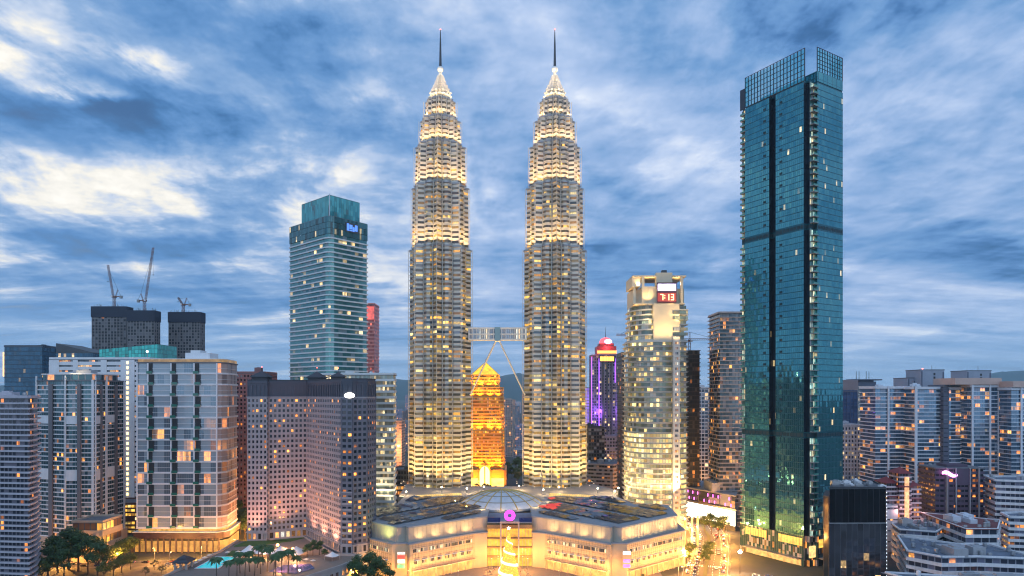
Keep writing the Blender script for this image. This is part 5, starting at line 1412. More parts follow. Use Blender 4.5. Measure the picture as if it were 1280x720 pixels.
gridb('lilac_low_block', 'lilac stepped office block directly below the violet-edged tower', 'office block', rect(PX(755,780),PX(786,780),780,800), 62, glazing('dim_lilac', (.06,.06,.08), lit=.12, es=0.77, pal=PALE, seed=68, metal=.3), mat('lilac_stone', (.28,.25,.33), .7), fh=4, bay=3.4, plant=2, seed=19)
bands('orange_wall_tower', 'tower with a blank peach-orange end wall in the gap left of the left skyscraper', 'tower', rect(PX(487,900),PX(502,900),900,930), 75, glazing('gap_glass', (.3,.16,.1), lit=.2, es=0.55, pal=AMBER, seed=69, metal=0, blind=.8, blindc=(.62,.36,.22)), mat('peach_wall', (.66,.38,.24), .7), fh=4, sp=2.4, out=.1, plant=0)
E = bpy.data.objects['orange_wall_tower']; lamp('wall_wash', 'POINT', (0,-40,40), 90000, (1,.5,.25), E, radius=1)
bands('dark_low_block', 'low dark block with orange shop lights at the foot of the left skyscraper', 'shopping block', rect(PX(490,660),PX(512,660),660,690), 36, glazing('low_dark_glass', (.04,.04,.05), lit=.4, es=0.83, pal=AMBER, seed=70, metal=.2), dgrey, fh=5, sp=2, plant=1, seed=20)
# ================================================================== right hand side
rc_glass = glazing('right_condo_glass', (.11,.18,.26), lit=0.15, es=1.0, pal=WARM, metal=0.6, rough=.1, frame=(.07,.09,.12), mull=0.05, blind=0.12, blindc=(.20,.25,.33), seed=80, cluster=2, sub=2)
blue_white = mat('cool_white_slab', (.64,.69,.75), .6)
def condo(label, px0, px1, Y, ztop, fins, depth=26, seed=1, name='apartment_tower', wall=blue_white, finm=None, sp=.75, out=.55, side=0.0):
    E = bands(name, label, 'apartment tower', ccw([(PX(px0,Y),Y),(PX(px1,Y),Y+side),(PX(px1,Y),Y+depth+side),(PX(px0,Y),Y+depth)]), ztop, rc_glass, wall, fh=3.4, bay=4.4, sp=sp, out=out, plant=2, seed=seed, para=2.2)
    c = E.location; m = MB()
    for a, b in fins: m.box(PX(a,Y)-c.x, PX(b,Y)-c.x, Y-c.y-1.1, Y-c.y-.1+.02, 0, ztop+2.8)
    if fins: m.build('fin', finm or wall, E)
    return E
slate = mat('slate_fin', (.10,.12,.17), .6)
condo('blue-grey balcony apartment slab, leftmost of the tall residential row at the far right', 1094, 1139, 590, 119, [(1109,1111),(1133,1137)], seed=31)
condo('blue-grey balcony apartment slab between the leftmost slab and the dark stair core', 1143, 1180, 575, 118.5, [(1143,1146)], seed=32)
condo('blue-grey balcony apartment slab directly right of the dark stair core', 1183, 1212, 572, 118, [(1209,1212)], seed=33)
bands('stair_tower', 'dark slate stair core standing between two blue-grey apartment slabs', 'tower', rect(PX(1176,574),PX(1183,574),570.5,571.9+20), 121, glazing('slate_glass', (.04,.05,.08), lit=.02, seed=81, metal=.2), slate, fh=4, sp=3.2, out=.1, plant=0)
bands('stair_tower', 'dark recessed link between the leftmost apartment slab and its neighbour at the far right', 'tower', rect(PX(1138.5,592),PX(1144,592),596,612), 119, rc_glass, slate, fh=3.4, sp=1.2, out=.1, plant=0)
tan2 = mat('peach_roof_beam', (.55,.40,.34), .7)
E = condo('apartment tower with pale peach roof beams and tall glazed fins, behind the dark purple office', 1213, 1262, 560, 120, [(1214,1216),(1236,1238),(1247,1252),(1256,1258)], depth=34, seed=34, sp=.6, out=.25)
MB().box(PX(1192,560)-E.location.x, PX(1250,560)-E.location.x, -19, 10, 122.8, 128.5).build('roof_beam', tan2, E)
E = condo('apartment tower with a peach roof beam cut off by the right edge of the photo', 1264, 1330, 545, 117.5, [(1275,1277),(1290,1292)], depth=34, seed=35, sp=.6, out=.25)
MB().box(-22, 22, -19, 10, 120.4, 125.5).build('roof_beam', tan2, E)
def liftblock(px0, px1, ytop, Y, zb, label):
    E = thing('tower_block', label, 'tower', (PX((px0+px1)/2,Y), Y, 0)); w = (PX(px1,Y)-PX(px0,Y))/2; z1 = PZ(ytop,Y)
    MB().box(-w,w,-10,14,0,z1).build('wall', mat('blue_grey_render', (.30,.34,.41), .7), E)
    MB().box(-w-.3,w+.3,-10.3,14.3,z1,z1+.6).build('roof', roofm, E)
    o = None
    for k in range(14):
        z = z1-5-k*3.5
        if o is None: o = MB().box(-.8,.9,-10.2,-10.02,0,2.2).build('window', mat('recess_dark', (.02,.022,.025), .6), E, (w*.15,0,z))
        else: copy_of(o, (w*.15,0,z))
    MB().box(-w+.4,-w+1.6,-10.2,-10.02,z1-40,z1-1).build('recess', slate, E); MB().box(w-1.7,w-.5,-10.2,-10.02,z1-40,z1-2).build('recess', slate, E)
    m = MB().tube((w*.5,0,z1),(w*.5,0,z1+5),.15); m.build('mast', darksteel, E)
    return E, z1, w
E, z1, w = liftblock(1143, 1172, 463, 640, 0, 'plain blue-grey tower block with a dark window column and red beacon, above the apartment row')
MB().lathe([(0,-.6),(.7,0),(0,.6)],8).build('beacon', glow('beacon_red', (1,0.12,0.08), 8), E, (-w*.3,0,z1+1.6))
liftblock(1200, 1230, 464, 660, 0, 'plain blue-grey tower block without beacon, above the peach roof beams')
liftblock(1127, 1142, 473, 650, 0, 'narrow pale tower block left of the beacon topped block')
gridb('navy_unfinished_tower', 'navy blue netted tower with bare grey top storeys, right of the teal skyscraper', 'building', rect(PX(1050,760),PX(1071.5,760),760,790), 117, glazing('netting', (.03,.07,.17), lit=.05, es=0.83, pal=WARM, metal=.1, rough=.5, frame=(.05,.09,.2), mull=.1, blind=.3, blindc=(.05,.10,.22), seed=83), mat('navy_frame', (.07,.10,.18), .7), fh=4, bay=4, pier=.6, sp=.8, plant=1, seed=36)
E = bpy.data.objects['navy_unfinished_tower']; MB().box(-10.8,10.8,-15.8,15.8,119.5,131).build('bare_storeys', mat('bare_grey', (.24,.20,.21), .8), E)
E = gridb('hat_roof_tower', 'pale lit tower with a wide flat hat-like roof and four thin antennas', 'tower', rect(PX(1072,800),PX(1104,800),800,830), 122, glazing('pale_grid_glass', (.12,.13,.14), lit=0.25, es=0.61, pal=PALE, metal=.3, mull=.1, seed=84, cluster=3), mat('pale_stone', (.50,.47,.42), .7), fh=4, bay=3.4, pier=.7, sp=1.1, plant=0, seed=37)
m = MB().box(-11,11,-8,8,123,130).prism([(-17,-11),(17,-11),(19,0),(17,11),(-17,11),(-19,0)], 131.5, 133); m.box(-9,9,-6,6,130,131.5); m.build('hat_roof', slate, E)
for x in (-9.5,-6,3,6.5): MB().tube((x,0,133),(x,0,143),.45,.3,6).build('antenna', darksteel, E)
gridb('white_office_block', 'low white office block with regular window grid, right of the teal skyscraper', 'office block', rect(PX(1048,650),PX(1079,650),650,680), 82, glazing('white_block_glass', (.10,.13,.18), lit=0.15, es=0.66, pal=PALE, metal=.4, seed=85), mat('cool_white', (.55,.58,.64), .7), fh=4, bay=3, pier=1.2, sp=1.5, plant=2, seed=38)
# red-roofed apartments
def redroof():
    Y = 480; E = thing('red_roofed_apartments', 'stepped white apartment block with red hipped roofs and pink lit balconies', 'apartment block', (PX(1127,Y), Y, 0))
    w_ = mat('pinkish_white', (.60,.50,.52), .7); rr_ = mat('red_tiles', (.22,.035,.04), .7, var=.2); gl = glazing('redroof_glass', (.08,.05,.06), lit=0.2, es=0.83, pal=AMBER, metal=.2, seed=86, mull=.12, blind=.3, blindc=(.3,.2,.2))
    for x0, x1, y0, z1 in ((-13,-5,-3,49),(-5.2,3.5,-6,56.5),(3.7,13,-1,47)):
        lp = rect(x0,x1,y0,y0+14); storeys(E, lp, 0, z1, 3.3, gl, w_, bay=2, sp=1.2, out=.7 if x0 != -5.2 else .2)
        cx, cy = (x0+x1)/2, y0+7; a = offset(lp, 1.0); m = MB(); q = [(*p, z1) for p in ccw(a)]
        for i in range(4): m.face([q[i], q[(i+1)%4], (cx,cy,z1+4.2)])
        m.face(q[::-1]); m.build('roof', rr_, E)
        m = MB(); lp2 = offset(lp, 1.2); q = ccw(lp2); q2 = ccw(offset(lp,.3))
        for i in range(4): m.face([(*q[i],z1-10), (*q[(i+1)%4],z1-10), (*q2[(i+1)%4],z1-8.6), (*q2[i],z1-8.6)])
        m.face([(*p,z1-10.01) for p in q][::-1]); m.build('eave_roof', rr_, E)
    for x in (-9,0,9): lamp('pink_lamp', 'POINT', (x,-12,30), 900, (1,.42,.36), E, radius=.5)
    MB().box(-1.6,1.6,-6.6,-6.25,8,54).build('stair_light', glow('stair_glow', (1,.48,.22), 1.2, 'NONE', patch=.4), E)
redroof()
def purple():
    Y = 490; E = thing('dark_purple_office', 'dark purple office block with a glowing pink swoosh sign and white vertical ribs', 'office block', (PX(1201,Y), Y, 0))
    w = 18.5; pl = [(-w,1.5),(-w+12,-1.5),(w-1,0),(w,22),(-w,22)]
    wl = mat('purple_clad', (.085,.06,.095), .6); gl = glazing('purple_glass', (.02,.02,.03), lit=0.14, es=1.10, pal=AMBER, metal=.2, rough=.2, frame=(.08,.06,.09), mull=.12, blind=.2, blindc=(.07,.06,.08), seed=87, cluster=2)
    storeys(E, pl, 0, 58, 3.9, gl, wl, bay=2.8, sp=2.0, out=.3)
    MB().prism(offset(pl,.6), 58, 59).build('roof', roofm, E); MB().box(-8,8,4,16,59,61).build('plant_room', wl, E)
    m = MB()
    for x in (-w+7,-w+13.5,-w+24,-w+31): m.box(x-.25,x+.25,-2.6,-1.0 if x > -w+12 else -.2,2,59)
    m.build('rib', grey, E)
    MB().prism([(-w+13.5,-1.6),(-w+24,-1.5),(-w+24,-2.0),(-w+13.5,-2.0)], 46, 58.5).build('blank_panel', wl, E)
    m = MB(); pts = []
    for k in range(13):
        x = 3+11.5*k/12; pts.append((x, 55.2-.25*k*.55+math.sin(k/12*6.3)*.9, .45+1.0*math.sin(math.pi*min(1,(k+2)/14))))
    for (x0,z0,h0),(x1,z1,h1) in zip(pts,pts[1:]): m.face([(x0-w,-2.4,z0-h0),(x1-w,-2.4,z1-h1),(x1-w,-2.4,z1+h1),(x0-w,-2.4,z0+h0)]); m.face([(x0-w,-2.0,z0+h0),(x1-w,-2.0,z1+h1),(x1-w,-2.0,z1-h1),(x0-w,-2.0,z0-h0)])
    m.build('swoosh_sign', glow('pink_swoosh', (1,.30,.85), 5), E)
    lamp('sign_lamp', 'POINT', (-w+8,-6,55), 700, (1,.3,.8), E)
purple()
ws = mat('worn_white', (.66,.67,.69), .75, var=.18, streak=.25)
ws_glass = glazing('low_block_glass', (.05,.06,.09), lit=0.1, es=0.88, pal=WARM, metal=.35, rough=.15, frame=(.2,.22,.26), mull=.08, blind=.3, blindc=(.16,.17,.24), seed=88, cluster=4)
ws_glass2 = glazing('low_block_glass_lit', (.05,.06,.09), lit=0.35, es=0.88, pal=WARM, metal=.35, rough=.15, frame=(.2,.22,.26), mull=.08, blind=.3, blindc=(.16,.17,.24), seed=89, cluster=4)
blue_roof = mat('blue_grey_roof', (.13,.16,.21), .8, var=.35, scale=.12)
red_roof = mat('dull_red_roof', (.16,.05,.05), .85, var=.3)
bands('white_slab_offices', 'long white slab office at the right edge, beside the dark purple office', 'office block', ccw([(PX(1231,500),500),(PX(1245,478),478),(PX(1330,465),465),(430,500)]), 50, ws_glass, ws, fh=4.2, bay=3, sp=1.9, out=.9, plant=3, seed=41, roof=blue_roof)
bands('white_terrace_block', 'white terraced block with amber lit floors below the white slab office', 'office block', ccw([(PX(1252,450),450),(PX(1262,436),436),(PX(1330,430),430),(410,462)]), 31, ws_glass2, ws, fh=4.0, bay=3, sp=1.8, out=1.0, plant=2, seed=42, roof=blue_roof)
bands('red_roofed_school', 'white two-storey block with a flat dull red roof in front of the dark purple office', 'office block', ccw([(PX(1152,468),468),(PX(1207,412),412),(PX(1247,412),412),(PX(1250,440),440)]), 28.5, ws_glass, ws, fh=4.6, bay=4.5, sp=2.0, out=.5, z0=8, plant=3, pm=mat('cool_white', (.55,.58,.64), .7), seed=43, roof=red_roof, para=.5)
bands('curved_white_mall', 'large low white block with bent front and blue-grey roof at the bottom right', 'commercial block', ccw([(PX(1125,430),432),(PX(1131,395),392),(PX(1180,375),377),(PX(1222,378),378),(PX(1300,372),372),(300,408),(PX(1200,408),408)]), 19.2, ws_glass, ws, fh=4.8, bay=4, sp=2.0, out=.9, plant=4, pm=grey, seed=44, roof=blue_roof, para=1.0)
bands('curved_white_mall', 'white set-back upper block at the left of the bottom right complex', 'commercial block', ccw([(PX(1115,455),455),(PX(1120,440),436),(PX(1165,432),428),(PX(1178,440),440),(PX(1150,468),468)]), 23, ws_glass, ws, fh=4.6, bay=4, sp=2.4, out=.7, plant=3, pm=grey, seed=45, roof=blue_roof, para=.8)
bands('low_white_shops', 'low white terrace of shops with bright windows at the very bottom right', 'shops', ccw([(PX(1112,372),376),(PX(1150,358),358),(PX(1200,352),352),(PX(1330,340),340),(PX(1330,362),362),(PX(1190,368),368)]), 10.5, ws_glass2, ws, fh=3.5, bay=3, sp=1.5, out=1.0, plant=3, pm=grey, seed=46, roof=blue_roof, para=.8)
bands('white_side_block', 'small blank white block between the black glass block and the red-roofed apartments', 'building', rect(PX(1108,470),PX(1122,470),470,490), 32, ws_glass, ws, fh=8, sp=7, out=.2, plant=1, seed=47, roof=blue_roof)
bands('low_green_roof_hall', 'low hall with flat blue-grey roof between trees, behind the black glass block', 'hall', rect(PX(1040,560),PX(1092,560),560,600), 26, ws_glass2, grey, fh=5, sp=2.5, plant=2, seed=48, roof=blue_roof)
bands('flyover_station', 'low red lit canopy beyond the trees, below the hat-roofed tower', 'hall', rect(PX(1076,700),PX(1100,700),700,730), 30, glow('red_canopy', (1,.18,.12), 1.2, 'NONE', patch=.1), grey, fh=8, sp=3, plant=0)

# ================================================================== far city: plain blocks too small to show their parts
def far_city():
    cols = [('white', (.50,.52,.56)), ('grey', (.27,.28,.31)), ('beige', (.42,.35,.30)), ('brown', (.20,.14,.13)), ('lilac', (.33,.31,.40))]
    rr = random.Random(77); n = 0
    def clear(px, Y): return Y > 960
    gl = {}
    for nm, c in cols:
        gl[nm] = glazing('far_'+nm, (.08,.09,.12), lit=.18, es=1.5, pal=WARM, metal=.2, rough=.3, frame=c, mull=.22, blind=.2, blindc=(.25,.25,.27), seed=90+n, cluster=3, sill=.38, sillc=c, tilt=0); n += 1
    spots = []
    for k in range(1400):
        Y = 960*math.exp(rr.random()*1.75); px = rr.uniform(-40, 1320)
        vis = (480 < px < 512) or (630 < px < 658) or (720 < px < 735) or (872 < px < 902) or (1045 < px < 1110) or px < 20 or (288 < px < 300)
        if not vis and rr.random() > .10: continue
        w = rr.uniform(14, 34); d = rr.uniform(14, 30); z = rr.choice([12,18,25,40,60]) * rr.uniform(.7,1.3) if rr.random() < .72 else rr.uniform(60, 118)
        x = PX(px, Y)
        if any(abs(x-a) < (w+b)/2+4 and abs(Y-e) < 26 for a, e, b in spots): continue
        spots.append((x, Y, w))
        nm, c = rr.choice(cols)
        tall = 'tower block' if z > 45 else 'low block'
        m = MB(); lp = rect(-w/2,w/2,-d/2,d/2); m.ring(lp, 0, z, 3.2, rows=max(1,round(z/3.4)))
        m.prism(lp, z-.01, z+1.2, 1); pw = w*rr.uniform(.1,.3); m.box(-pw,pw,-3,3,z+1.2,z+rr.uniform(2,5),1)
        o = m.build('tower_block' if z > 45 else 'low_block', [gl[nm], MATS['far_wall_'+nm] if 'far_wall_'+nm in MATS else mat('far_wall_'+nm, c, .8)])
        o.location = (x, Y, 0); o.rotation_euler = (0,0,rr.uniform(-.5,.5))
        tag(o, 'small %s %s in the hazy city far behind the skyscrapers' % (nm, tall), 'building', '%s %ss in the far city' % (nm, tall))
        if len(spots) >= 230: break
far_city()
def hills():
    m = MB(); rr = random.Random(4)
    def hz(px): 
        b = 0
        for c, w, h in ((500,70,330),(640,60,300),(700,120,200),(1300,70,440),(1228,48,250),(1090,160,170),(250,200,180),(20,140,190),(880,60,160)): b += h*math.exp(-((px-c)/w)**2)
        return b + 40
    Y0 = 13500; N = 260; rows = 6; P = []
    for j in range(rows+1):
        f = j/rows; Y = Y0-2600*(1-f) if j < rows else Y0
        row = []
        for i in range(N+1):
            px = -500+2300*i/N; s = math.sin(f*math.pi/2)
            n = math.sin(px*.11+j)*.05+math.sin(px*.37+j*2)*.03+rr.uniform(-.02,.02)
            row.append((PX(px,Y0), Y0-2600*(1-f), hz(px)*s*(1+n) - (5 if j == 0 else 0)))
        P.append(row)
    for j in range(rows):
        for i in range(N): m.face([P[j][i], P[j][i+1], P[j+1][i+1], P[j+1][i]])
    o = m.build('hills', mat('hill_forest', (.03,.055,.04), .95, var=.3, scale=.004), smooth=True); tag(o, kind='structure')
hills()

# ================================================================== streets
asphalt = mat('asphalt', (.055,.053,.052), .75, var=.2, scale=.3)
pave = mat('pavement', (.20,.18,.165), .8, var=.2, scale=.4)
paint = mat('road_paint', (.75,.75,.72), .6)
def ribbon(name, path, w, z, m, kind='structure'):
    o = MB(); L = []
    for i, p in enumerate(path):
        a = Vector(path[max(0,i-1)]); b = Vector(path[min(len(path)-1,i+1)]); d = (b-a).normalized(); n = Vector((d.y,-d.x)); p = Vector(p)
        L.append((p-n*w/2, p+n*w/2))
    for (a, b), (c, d) in zip(L, L[1:]): o.face([(b.x,b.y,z),(d.x,d.y,z),(c.x,c.y,z),(a.x,a.y,z)])
    o = o.build(name, m); tag(o, kind=kind); return o
def resample(path, step):
    out = []; acc = 0
    for a, b in zip(path, path[1:]):
        a = Vector(a); b = Vector(b); L = (b-a).length; t = -acc
        while t+step <= L: t += step; out.append((a+(b-a)*(t/L), (b-a).normalized()))
        acc = L-t
    return out
AV = [(104,330),(114,385),(127,425),(143,470),(158,520),(168,575),(178,640),(185,760)]
ribbon('avenue', AV, 27, .004, asphalt)
LR = [(-330,432),(-250,437),(-215,440),(-200,447),(-194,470),(-193,520),(-196,640)]
ribbon('side_road', LR, 15, .004, asphalt)
ribbon('plaza', [(-100,405),(0,405),(95,405)], 60, .008, pave)
m = MB()
for p, d in resample(AV, 7):
    n = Vector((d.y,-d.x))
    for s in (-8.8,-4.4,4.4,8.8): a = p+n*s; m.face([tuple(a+n*.12+d*1.5)+(.012,), tuple(a-n*.12+d*1.5)+(.012,), tuple(a-n*.12-d*1.5)+(.012,), tuple(a+n*.12-d*1.5)+(.012,)])
o = m.build('lane_markings', paint); tag(o, kind='structure')
m = MB(); P0, D0 = Vector((129.5,432)), Vector((.32,.95)).normalized(); N0 = Vector((D0.y,-D0.x))
for k in range(-9, 10): a = P0+N0*(k*1.35); m.face([tuple(a+N0*.35+D0*2)+(.012,), tuple(a-N0*.35+D0*2)+(.012,), tuple(a-N0*.35-D0*2)+(.012,), tuple(a+N0*.35-D0*2)+(.012,)])
o = m.build('crossing', paint); tag(o, kind='structure')
def kerb(path, off, name='kerb'):
    o = MB()
    for a, b in zip(path, path[1:]):
        a = Vector(a); b = Vector(b); d = (b-a).normalized(); n = Vector((d.y,-d.x)); o.obox(a+n*off, b+n*off, -.2, .2, 0, .14)
    o = o.build(name, concrete); tag(o, kind='structure')
for off in (-13.7, 13.7): kerb(AV, off)
for off in (-7.7, 7.7): kerb(LR, off)
# planted median
o = MB()
for (a, b) in zip(AV[1:5], AV[2:6]):
    a = Vector(a); b = Vector(b); d = (b-a).normalized(); o.obox(a, b, -1.2, 1.2, 0, .25)
o = o.build('median', mat('median_soil', (.06,.07,.03), .9)); tag(o, kind='structure')

# ------------------------------------------------------------------ street lamps
def street_lamp():
    E = thing('street_lamp', '', 'street lamp')
    MB().tube((0,0,0),(0,0,9),.14,.09,8).tube((0,0,0),(0,0,1),.2,.16,8).build('pole', steel, E)
    MB().tube((0,0,8.8),(1.9,0,9.5),.08,.06,6).build('arm', steel, E)
    h = MB().box(1.5,2.9,-.25,.25,9.4,9.6).build('lamp_head', darksteel, E)
    MB().box(1.6,2.8,-.2,.2,9.2,9.39).build('lens', glow('street_lens', (1,.60,.22), 12, 'NONE'), h)
    return E
SL = street_lamp(); first = True
def put_lamp(x, y, rz, label, group, power=11000, c=(1,.40,.08), light=True):
    global first
    o = SL if first else copy_tree(SL); first = False
    o.location = (x, y, 0); o.rotation_euler = (0,0,rz); o['label'] = label; o['group'] = group
    if light: lamp('street_light', 'POINT', (x+2.2*math.cos(rz), y+2.2*math.sin(rz), 9.0), power, c, None, radius=.25)
for k, (p, d) in enumerate(resample(AV, 21)):
    n = Vector((d.y,-d.x)); s = 1 if k % 2 else -1; q = p+n*(s*15)
    if 385 < q.y < 720: put_lamp(q.x, q.y, math.atan2(-s*n.y, -s*n.x), 'street lamp with warm light along the avenue right of the mall', 'street lamps along the avenue', 60000)
for k, (p, d) in enumerate(resample(LR, 17)):
    n = Vector((d.y,-d.x)); s = 1 if k % 2 else -1; q = p+n*(s*8.6)
    if q.y < 560: put_lamp(q.x, q.y, math.atan2(-s*n.y, -s*n.x), 'street lamp with warm light along the side road left of the hotel', 'street lamps along the side road', 30000)
for k in range(7):
    if k != 3: put_lamp(-92+k*30, 385, R(90), 'street lamp with warm light on the plaza before the mall', 'street lamps on the plaza', 15000)
for x, y in ((-13,418),(10,418),(-9,424),(7,424)):
    put_lamp(x, y, R(-90), 'street lamp with warm light in the court before the mall entrance', 'street lamps in the entrance court', 9000)
# lamps and shrubs on the mall terrace
tl = None
for k, (x, y, z, big) in enumerate(((-104,505,31.3,1),(-97,533,31.3,0),(-86,527,31.3,1),(-38,545,31.3,0),(-24,555,31.3,0),(6,560,31.3,1),(26,538,31.3,0),(84,530,31.3,1),(72,545,31.3,0),(90,548,31.3,1),(-60,552,31.3,0),(40,553,31.3,0))):
    if tl is None:
        tl = thing('terrace_lamp', '', 'lamp'); MB().tube((0,0,0),(0,0,3.4),.12,.09,8).build('post', darksteel, tl)
        MB().lathe([(0,3.3),(.5,3.5),(.62,3.95),(.5,4.4),(0,4.6)],10).build('globe', glow('terrace_globe', (1,.80,.50), 16, 'NONE'), tl, smooth=True); o = tl
    else: o = copy_tree(tl)
    o.location = (x, y, z); o['label'] = 'globe lamp on the mall terrace at the feet of the twin skyscrapers'; o['group'] = 'globe lamps on the mall terrace'
    lamp('globe_light', 'POINT', (x, y, z+5.5), 7000 if big else 3500, (1,.66,.30), None, radius=.4)
# starburst floodlight at the teal tower's foot
E = thing('entrance_floodlight', 'very bright starry floodlight on a post at the foot of the teal skyscraper', 'floodlight', (PX(925,410), 410, 0))
MB().tube((0,0,0),(0,0,14),.2,.14,8).build('post', darksteel, E)
MB().lathe([(0,13.8),(.9,14.1),(1.2,14.9),(.9,15.7),(0,16)],14).build('globe', glow('star_globe', (1,.85,.55), 45), E, smooth=True)
lamp('globe_light', 'POINT', (0,-2,15), 26000, (1,.75,.4), E, radius=.5)
# tall lit banner pylons left of the avenue
for i, (px, Y) in enumerate(((856,470),(865,478),(872,486))):
    pos = ('nearest the mall', 'in the middle', 'nearest the avenue')[i]
    E = thing('lit_pylon', 'glowing pylon at the right mall end, the one %s of three' % pos, 'pylon', (PX(px,Y), Y, 0))
    MB().box(-.9,.9,-.5,.5,0,1.2).build('base', concrete, E)
    MB().box(-.7,.7,-.3,.3,1.2,23).build('light_panel', glow('pylon_light', (1,.55,.12), 1.2, patch=.15), E)
    MB().box(-1.0,1.0,-.4,.4,23,23.6).build('cap', steel, E)
    MB().lathe([(0,-.6),(.6,0),(0,.6)],10).build('lamp', glow('pylon_top', (1,.85,.6), 22), E, (0,0,24.3))
    lamp('pylon_lamp', 'POINT', (0,-4,14), 20000, (1,.50,.12), E, radius=.5)

# ------------------------------------------------------------------ trees
leaf_m = {}
def leafmat(name, a, b):
    m = bpy.data.materials.new(name); m.use_nodes = True; t = NT(m.node_tree); bs = t.n['Principled BSDF']; bs.inputs['Roughness'].default_value = .6
    pos = t.add('ShaderNodeNewGeometry').outputs['Position']
    t.put(bs.inputs['Base Color'], t.mix(t.noise(pos, .6, 4, .65), (*a,1), (*b,1))); return m
LM = [leafmat('leaf_dark', (.02,.055,.018), (.07,.14,.04)), leafmat('leaf_mid', (.035,.075,.015), (.11,.16,.035)), leafmat('leaf_olive', (.035,.045,.015), (.085,.095,.03))]
bark = mat('bark', (.10,.075,.055), .9)
def tree_proto(h, r, seed, lm, n=1500):
    rr = random.Random(seed); E = thing('tree', '', 'tree')
    t = MB(); hh = h*.42; t.tube((0,0,0),(rr.uniform(-.3,.3),0,hh),h*.028,h*.018,8)
    L = []
    for k in range(8):
        a = 2*math.pi*k/8+rr.uniform(-.3,.3); rad = r*rr.uniform(.4,.72); z = h*rr.uniform(.5,.88)
        q = Vector((rad*math.cos(a), rad*math.sin(a), z)); t.tube((0,0,hh*rr.uniform(.75,1)), q, h*.012, h*.004, 5); L.append((q, r*rr.uniform(.28,.46)))
    L += [(Vector((rr.uniform(-.2,.2)*r, rr.uniform(-.2,.2)*r, h*rr.uniform(.8,.95))), r*rr.uniform(.3,.42)) for _ in range(3)]
    t.build('trunk', bark, E)
    m = MB()
    for _ in range(n):
        c, s = rr.choice(L); d = Vector((rr.gauss(0,1), rr.gauss(0,1), rr.gauss(0,1))).normalized()
        p = c+Vector((d.x,d.y,d.z*.75))*s*(rr.random()**.45)*1.1
        u = Vector((rr.gauss(0,1), rr.gauss(0,1), rr.gauss(0,.6))).normalized(); v = u.cross(d); v = v.normalized() if v.length > .05 else u.orthogonal().normalized()
        l = h*rr.uniform(.014,.036); w = l*.6
        m.face([p-u*l, p-v*w, p+u*l, p+v*w])
    m.build('crown', lm, E); return E
def palm_proto(h, seed):
    rr = random.Random(seed); E = thing('palm_tree', '', 'palm tree')
    MB().tube((0,0,0),(.25,.1,h*.5),.22,.17,7).tube((.25,.1,h*.5),(.4,.0,h),.17,.13,7).build('trunk', bark, E)
    m = MB()
    for k in range(24):
        a = 2*math.pi*k/24+rr.uniform(-.15,.15); el = rr.uniform(.1,1.0); L = h*.38; pr = None
        for j in range(7):
            s = j/6; p = Vector((.4+L*s*math.cos(a)*math.cos(el*.6), L*s*math.sin(a)*math.cos(el*.6), h+L*(math.sin(el)*s-.85*s*s)))
            n = Vector((-math.sin(a), math.cos(a), 0))*(.85*math.sin(math.pi*min(1,s*.9+.12)))
            if pr: m.face([pr[0]-pr[1]+Vector((0,0,-.18)), p-n+Vector((0,0,-.18)), p, pr[0]]); m.face([pr[0], p, p+n+Vector((0,0,-.18)), pr[0]+pr[1]+Vector((0,0,-.18))])
            pr = (p, n)
    m.build('fronds', LM[0], E); return E
PROT = {}
TREES = {'dark': lambda s: tree_proto(13, 5.6, 100+s, LM[0], 3200), 'mid': lambda s: tree_proto(10, 4.6, 200+s, LM[1], 2400), 'small': lambda s: tree_proto(7, 3.4, 300+s, LM[2], 900), 'palm': lambda s: palm_proto(8, 400+s)}
trr = random.Random(55)
def put_tree(kind, x, y, sc_, label, group, z=0.0):
    v = trr.randrange(3); key = (kind, v)
    if key not in PROT: PROT[key] = TREES[kind](v); o = PROT[key]
    else: o = copy_tree(PROT[key])
    o.location = (x, y, z); o.rotation_euler = (0,0,trr.uniform(0,6.28)); o.scale = (sc_, sc_, sc_*trr.uniform(.9,1.15)); o['label'] = label; o['group'] = group
def at(px, py, z=0.0): Y = (CAMZ-z)*F/(py-HY); return PX(px, Y), Y
for px, py, s in ((72,716,1.8),(86,712,2.2),(98,714,2.0),(110,718,1.7),(60,722,1.5),(122,722,1.5),(80,724,1.6)):
    x, y = at(px, py); put_tree('dark', x, y, s, 'dark leafy tree in front of the left apartment towers', 'dark trees before the left apartments')
for px, py, s in ((132,712,1.3),(140,708,1.4),(148,704,1.5),(156,700,1.5),(164,696,1.4),(170,690,1.3),(152,716,1.1),(142,720,1.0),(52,728,1.2),(130,726,1.1),(163,712,1.0)):
    x, y = at(px, py); put_tree('mid', x, y, s, 'lamp-lit street tree beside the side road on the left', 'street trees beside the side road')
for px, py, s in ((193,712,1.0),(202,718,.9),(214,706,.7),(182,722,.9)):
    x, y = at(px, py); put_tree('small', x, y, s, 'small yellowish lit tree in front of the glass residence', 'small trees before the glass residence')
for px, py, s in ((294,672,1.6),(300,668,1.7),(306,674,1.5),(289,678,1.2),(298,660,1.6)):
    x, y = at(px, py); put_tree('dark', x, y, s, 'dark tall tree between the glass residence and the grey hotel', 'dark trees beside the hotel')
for px, py, s in ((448,736,1.35),(460,734,1.5),(472,737,1.35),(482,742,1.1)):
    x, y = at(px, py); put_tree('dark', x, y, s, 'dark round tree between the hotel corner and the mall', 'dark trees at the hotel corner')
for px, py, s in ((384,696,.75),(391,694,.85),(399,693,.8),(406,697,.55)):
    x, y = at(px, py, 15); put_tree('dark', x, y, s*.75, 'bushy tree on the hotel podium right of the marquee', 'bushy trees on the hotel podium', 14.75)
